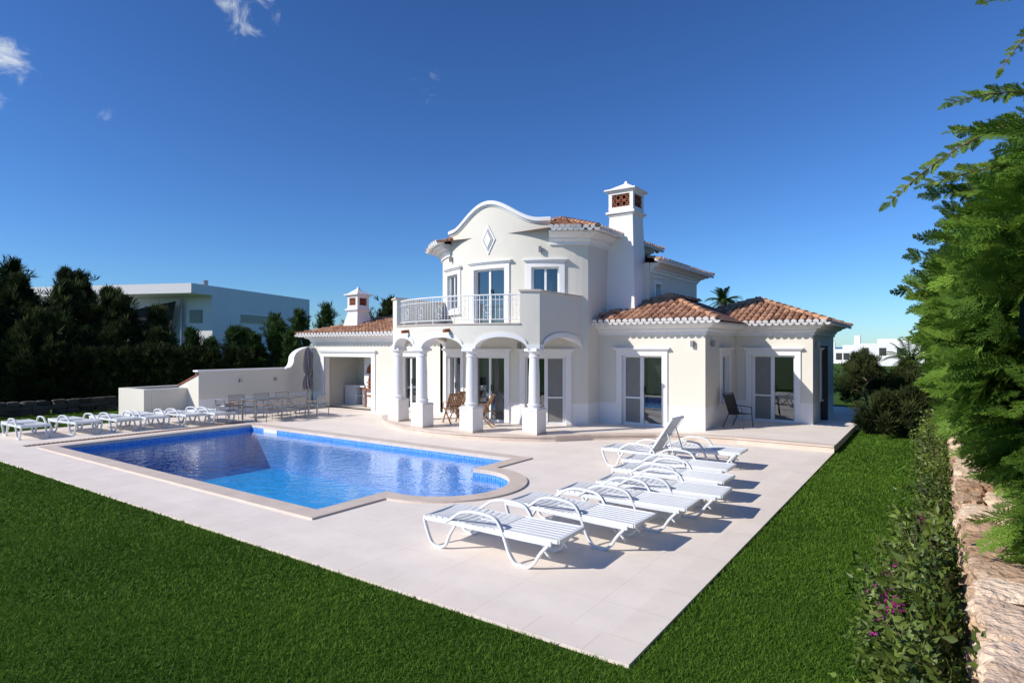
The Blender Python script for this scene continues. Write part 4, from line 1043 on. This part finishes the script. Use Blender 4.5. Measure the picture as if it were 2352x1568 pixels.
branch((4.48,5,4.45),(3.65,4.9,4.26),(3.01,4.8,3.66),20,.14)
branch((4.66,5.2,4.68),(3.98,5,4.65),(3.55,4.9,4.47),14,.14)
branch((4.66,5.2,4.36),(4.06,5.1,4.36),(3.66,5,4.29),12,.15)
branch((4.84,5.4,4.20),(4.29,5.3,4.11),(3.54,5.1,3.89),16,.2)
branch((4.92,5.4,4.05),(4.29,5.3,3.92),(3.58,5.1,3.79),16,.2)
branch((4.52,5,5.23),(4.23,5,5.12),(3.97,4.9,4.75),9,.11)
branch((4.52,5,5.48),(4.20,5,5.41),(3.84,4.9,5.30),8,.11)
branch((5.24,5.8,3.87),(4.62,5.7,3.76),(4.02,5.5,3.64),14,.24)
branch((5.24,5.8,4.02),(4.7,5.7,4.0),(4.2,5.5,3.9),14,.24)
branch((5.74,6.5,3.52),(5.01,6.3,3.58),(4.17,6.0,3.59),15,.26)
branch((6.08,7,3.29),(5.22,6.8,3.27),(4.19,6.4,3.11),15,.26)
branch((6.35,7.5,3.57),(5.55,7.3,3.59),(4.71,7,3.54),14,.26)
branch((5.64,6.5,3.80),(5.01,6.3,3.85),(4.32,6,3.87),14,.22)
V,F,A=merge(L_); bulk('projecting_foliage',V,F,[M_FOL_B],hedge,(.9,12,0),A); build(TW,'branch',[M_BARKR],hedge,smooth=True)

# climbing shrubs at the wall foot
rng=np.random.default_rng(8)
ys=[4.1,4.8,5.6,6.4,7.3,9.7,10.9,12.6,14.4,16.4]
for i,y0 in enumerate(ys):
    hgt=[.72,.80,1.0,.92,.65,.70,1.0,.85,.95,.85][i]; wy=[.36,.36,.42,.45,.4,.5,.6,.7,.9,1.0][i]; n=[330,360,400,330,220,220,260,260,260,260][i]; sz=[.25,.25,.25,.25,.25,.25,.25,.26,.27,.28][i]
    bl=[.40,.44,.50,.42,.24,.24,.36,.32,.36,.36][i]
    lab='leafy green climbing shrub with magenta flowers at the wall foot' if i in (1,4) else 'leafy green climbing shrub at the stone wall foot'
    e=empty('climbing_shrub',(.05,y0,0),lab,'shrub',group='climbing shrubs along the stone wall')
    g=MB()
    for k_ in range(9):
        a=random.uniform(-.4,.4); g.tube([(.12,y0+a*.3,-.03),(.04+random.uniform(-.1,.05),y0+a*wy*1.1,hgt*.5),(random.uniform(-.25,.15),y0+a*wy*2.0,hgt*random.uniform(.8,1.15))],.009,5,0,.003)
    build(g,'stem',[M_BARK],e)
    nc=20; cz=hgt*rng.random(nc)**.75; cy=y0+rng.normal(0,wy*.55,nc); bul=bl*np.sqrt(np.clip(1-(cz/hgt-.45)**2/.6,0,1))*np.exp(-((cy-y0)/wy)**2*.7)
    cx=.2-bul*rng.uniform(.3,1.15,nc); ci=rng.integers(0,nc,n); rr=.05+.09*rng.random(nc)[ci]
    P=np.stack([cx[ci]+rng.normal(0,1,n)*rr*.8,cy[ci]+rng.normal(0,1,n)*rr*1.2,cz[ci]+rng.normal(0,1,n)*rr],1)
    P[:,0]=np.minimum(P[:,0],.22)
    D=np.stack([-.6+rng.normal(0,.5,n),rng.normal(0,.6,n),.45+rng.normal(0,.5,n)],1)
    V,F,A=inst(P,D,sz*rng.uniform(.5,1.2,n),SPRIG,var=np.clip(rng.normal(.45,.3,n),0,1)); V[:,2]=np.maximum(V[:,2],.0); bulk('leaves',V,F,[M_FOL_S],e,(.05,y0,0),A)
    if i in (1,2,4):
        m={1:50,2:10,4:18}[i]; P=np.stack([rng.normal(-.24 if i<4 else -.1,.05,m),rng.normal(y0-.1,.08,m),rng.normal(.74,.06,m)],1)
        V,F,A=inst(P,rng.normal(size=(m,3))+[-.6,-.6,.5],.085*np.ones(m),SPRIG); bulk('flowers',V,F,[M_FLOWER],e,(.05,y0,0),A,kind='stuff')
for i,(x,y,h,r_,n) in enumerate([(-1.2,20.2,.95,.6,700),(-.5,21.2,1.1,.7,700),(-2.3,28.5,2.0,.9,800),(-1.0,29.5,1.7,.9,800),(.1,28,1.9,.9,800),(-2.9,32,2.1,1.0,700),(-.8,25.5,1.3,.7,700),(.3,24,1.5,.7,700)]):
    conifer((x,y,0),h,r_,n,300+i,M_FOL_D if i!=4 else M_FOL_M,.25,'dark green garden shrub beyond the lawn','shrub','garden_shrub','dark shrubs beyond the lawn')
# palms
def palm(base,h,fl,seed,n=26,lab='palm tree with arching fronds'):
    rs=random.Random(seed); e=empty('palm_tree',base,lab,'palm tree'); bx,by,bz=base
    g=MB(); g.tube([(bx,by,0),(bx+.05,by,h*.5),(bx,by,h)],.2,10,0,.15); build(g,'trunk',[M_BARK],e)
    g=MB()
    for k_ in range(n):
        a=k_*2.4; el=rs.uniform(-.1,1.25); pts=[]
        for i in range(9):
            t=i/8; rr=fl*t*cos(el)*(1-.15*t); zz=h+fl*t*sin(el)-fl*.55*t*t*(1.1-el*.4); pts.append(Vector((bx+rr*cos(a),by+rr*sin(a),zz)))
        g.tube(pts,.02,4,0,.004); sd=Vector((-sin(a),cos(a),0))
        for i in range(1,9):
            for q_ in (0,.5):
                p=pts[i-1].lerp(pts[i],q_); tg=(pts[i]-pts[i-1]).normalized(); ll=fl*.26*(1.1-i/10)
                for s in (-1,1): tip=p+sd*s*ll*.8+tg*ll*.6+Vector((0,0,-ll*.25)); g.add([p-tg*.03,p+tg*.03,tip],[(0,1,2)])
    build(g,'fronds',[M_FOL_M],e,recalc=False)
palm((-9.3,33,0),4.95,1.4,1,38,'palm tree behind the villa roof'); palm((-.9,30.5,0),1.9,1.7,2,24,'young palm tree among dark shrubs')

# ---------------------------------------------------------------- grass blades
rng=np.random.default_rng(12); VV=[];AA=[]
for d0_,d1_,dens,wd,ht in [(3.6,6.0,5200,.0045,.035),(6,8.5,3000,.007,.036),(8.5,12,1500,.011,.038),(12,18,650,.018,.04),(18,27,220,.03,.045)]:
    area=.9*(d1_**2-d0_**2); n=int(area*dens); d=np.sqrt(d0_**2+(d1_**2-d0_**2)*rng.random(n)); r=d*rng.uniform(-.9,.9,n)
    X=.8186*r-.5746*d; Y=.5747*r+.8184*d
    keep=((Y<4.41)|((X>-1.97)&(Y<21))|((X<-22.32)&(Y<9.7)))&(X<.2)&(X>-27.4); X=X[keep];Y=Y[keep]; n=len(X)
    a=rng.uniform(0,2*pi,n); ln=rng.normal(0,.55,(n,2)); h=ht*rng.uniform(.5,1.25,n)
    P=np.stack([X,Y,np.full(n,-.03)],1); s=np.stack([np.cos(a),np.sin(a),np.zeros(n)],1)*wd
    tip=P+np.stack([ln[:,0]*h,ln[:,1]*h,h],1)
    VV.append(np.stack([P-s,P+s,tip],1).reshape(-1,3)); AA.append(rng.random(n)*.9)
V=np.concatenate(VV);A=np.concatenate(AA);F=np.arange(len(V)).reshape(-1,3)
bulk('grass',V,F,[M_GRASSB],None,(0,0,0),A,kind='stuff')
print('grass',len(F))
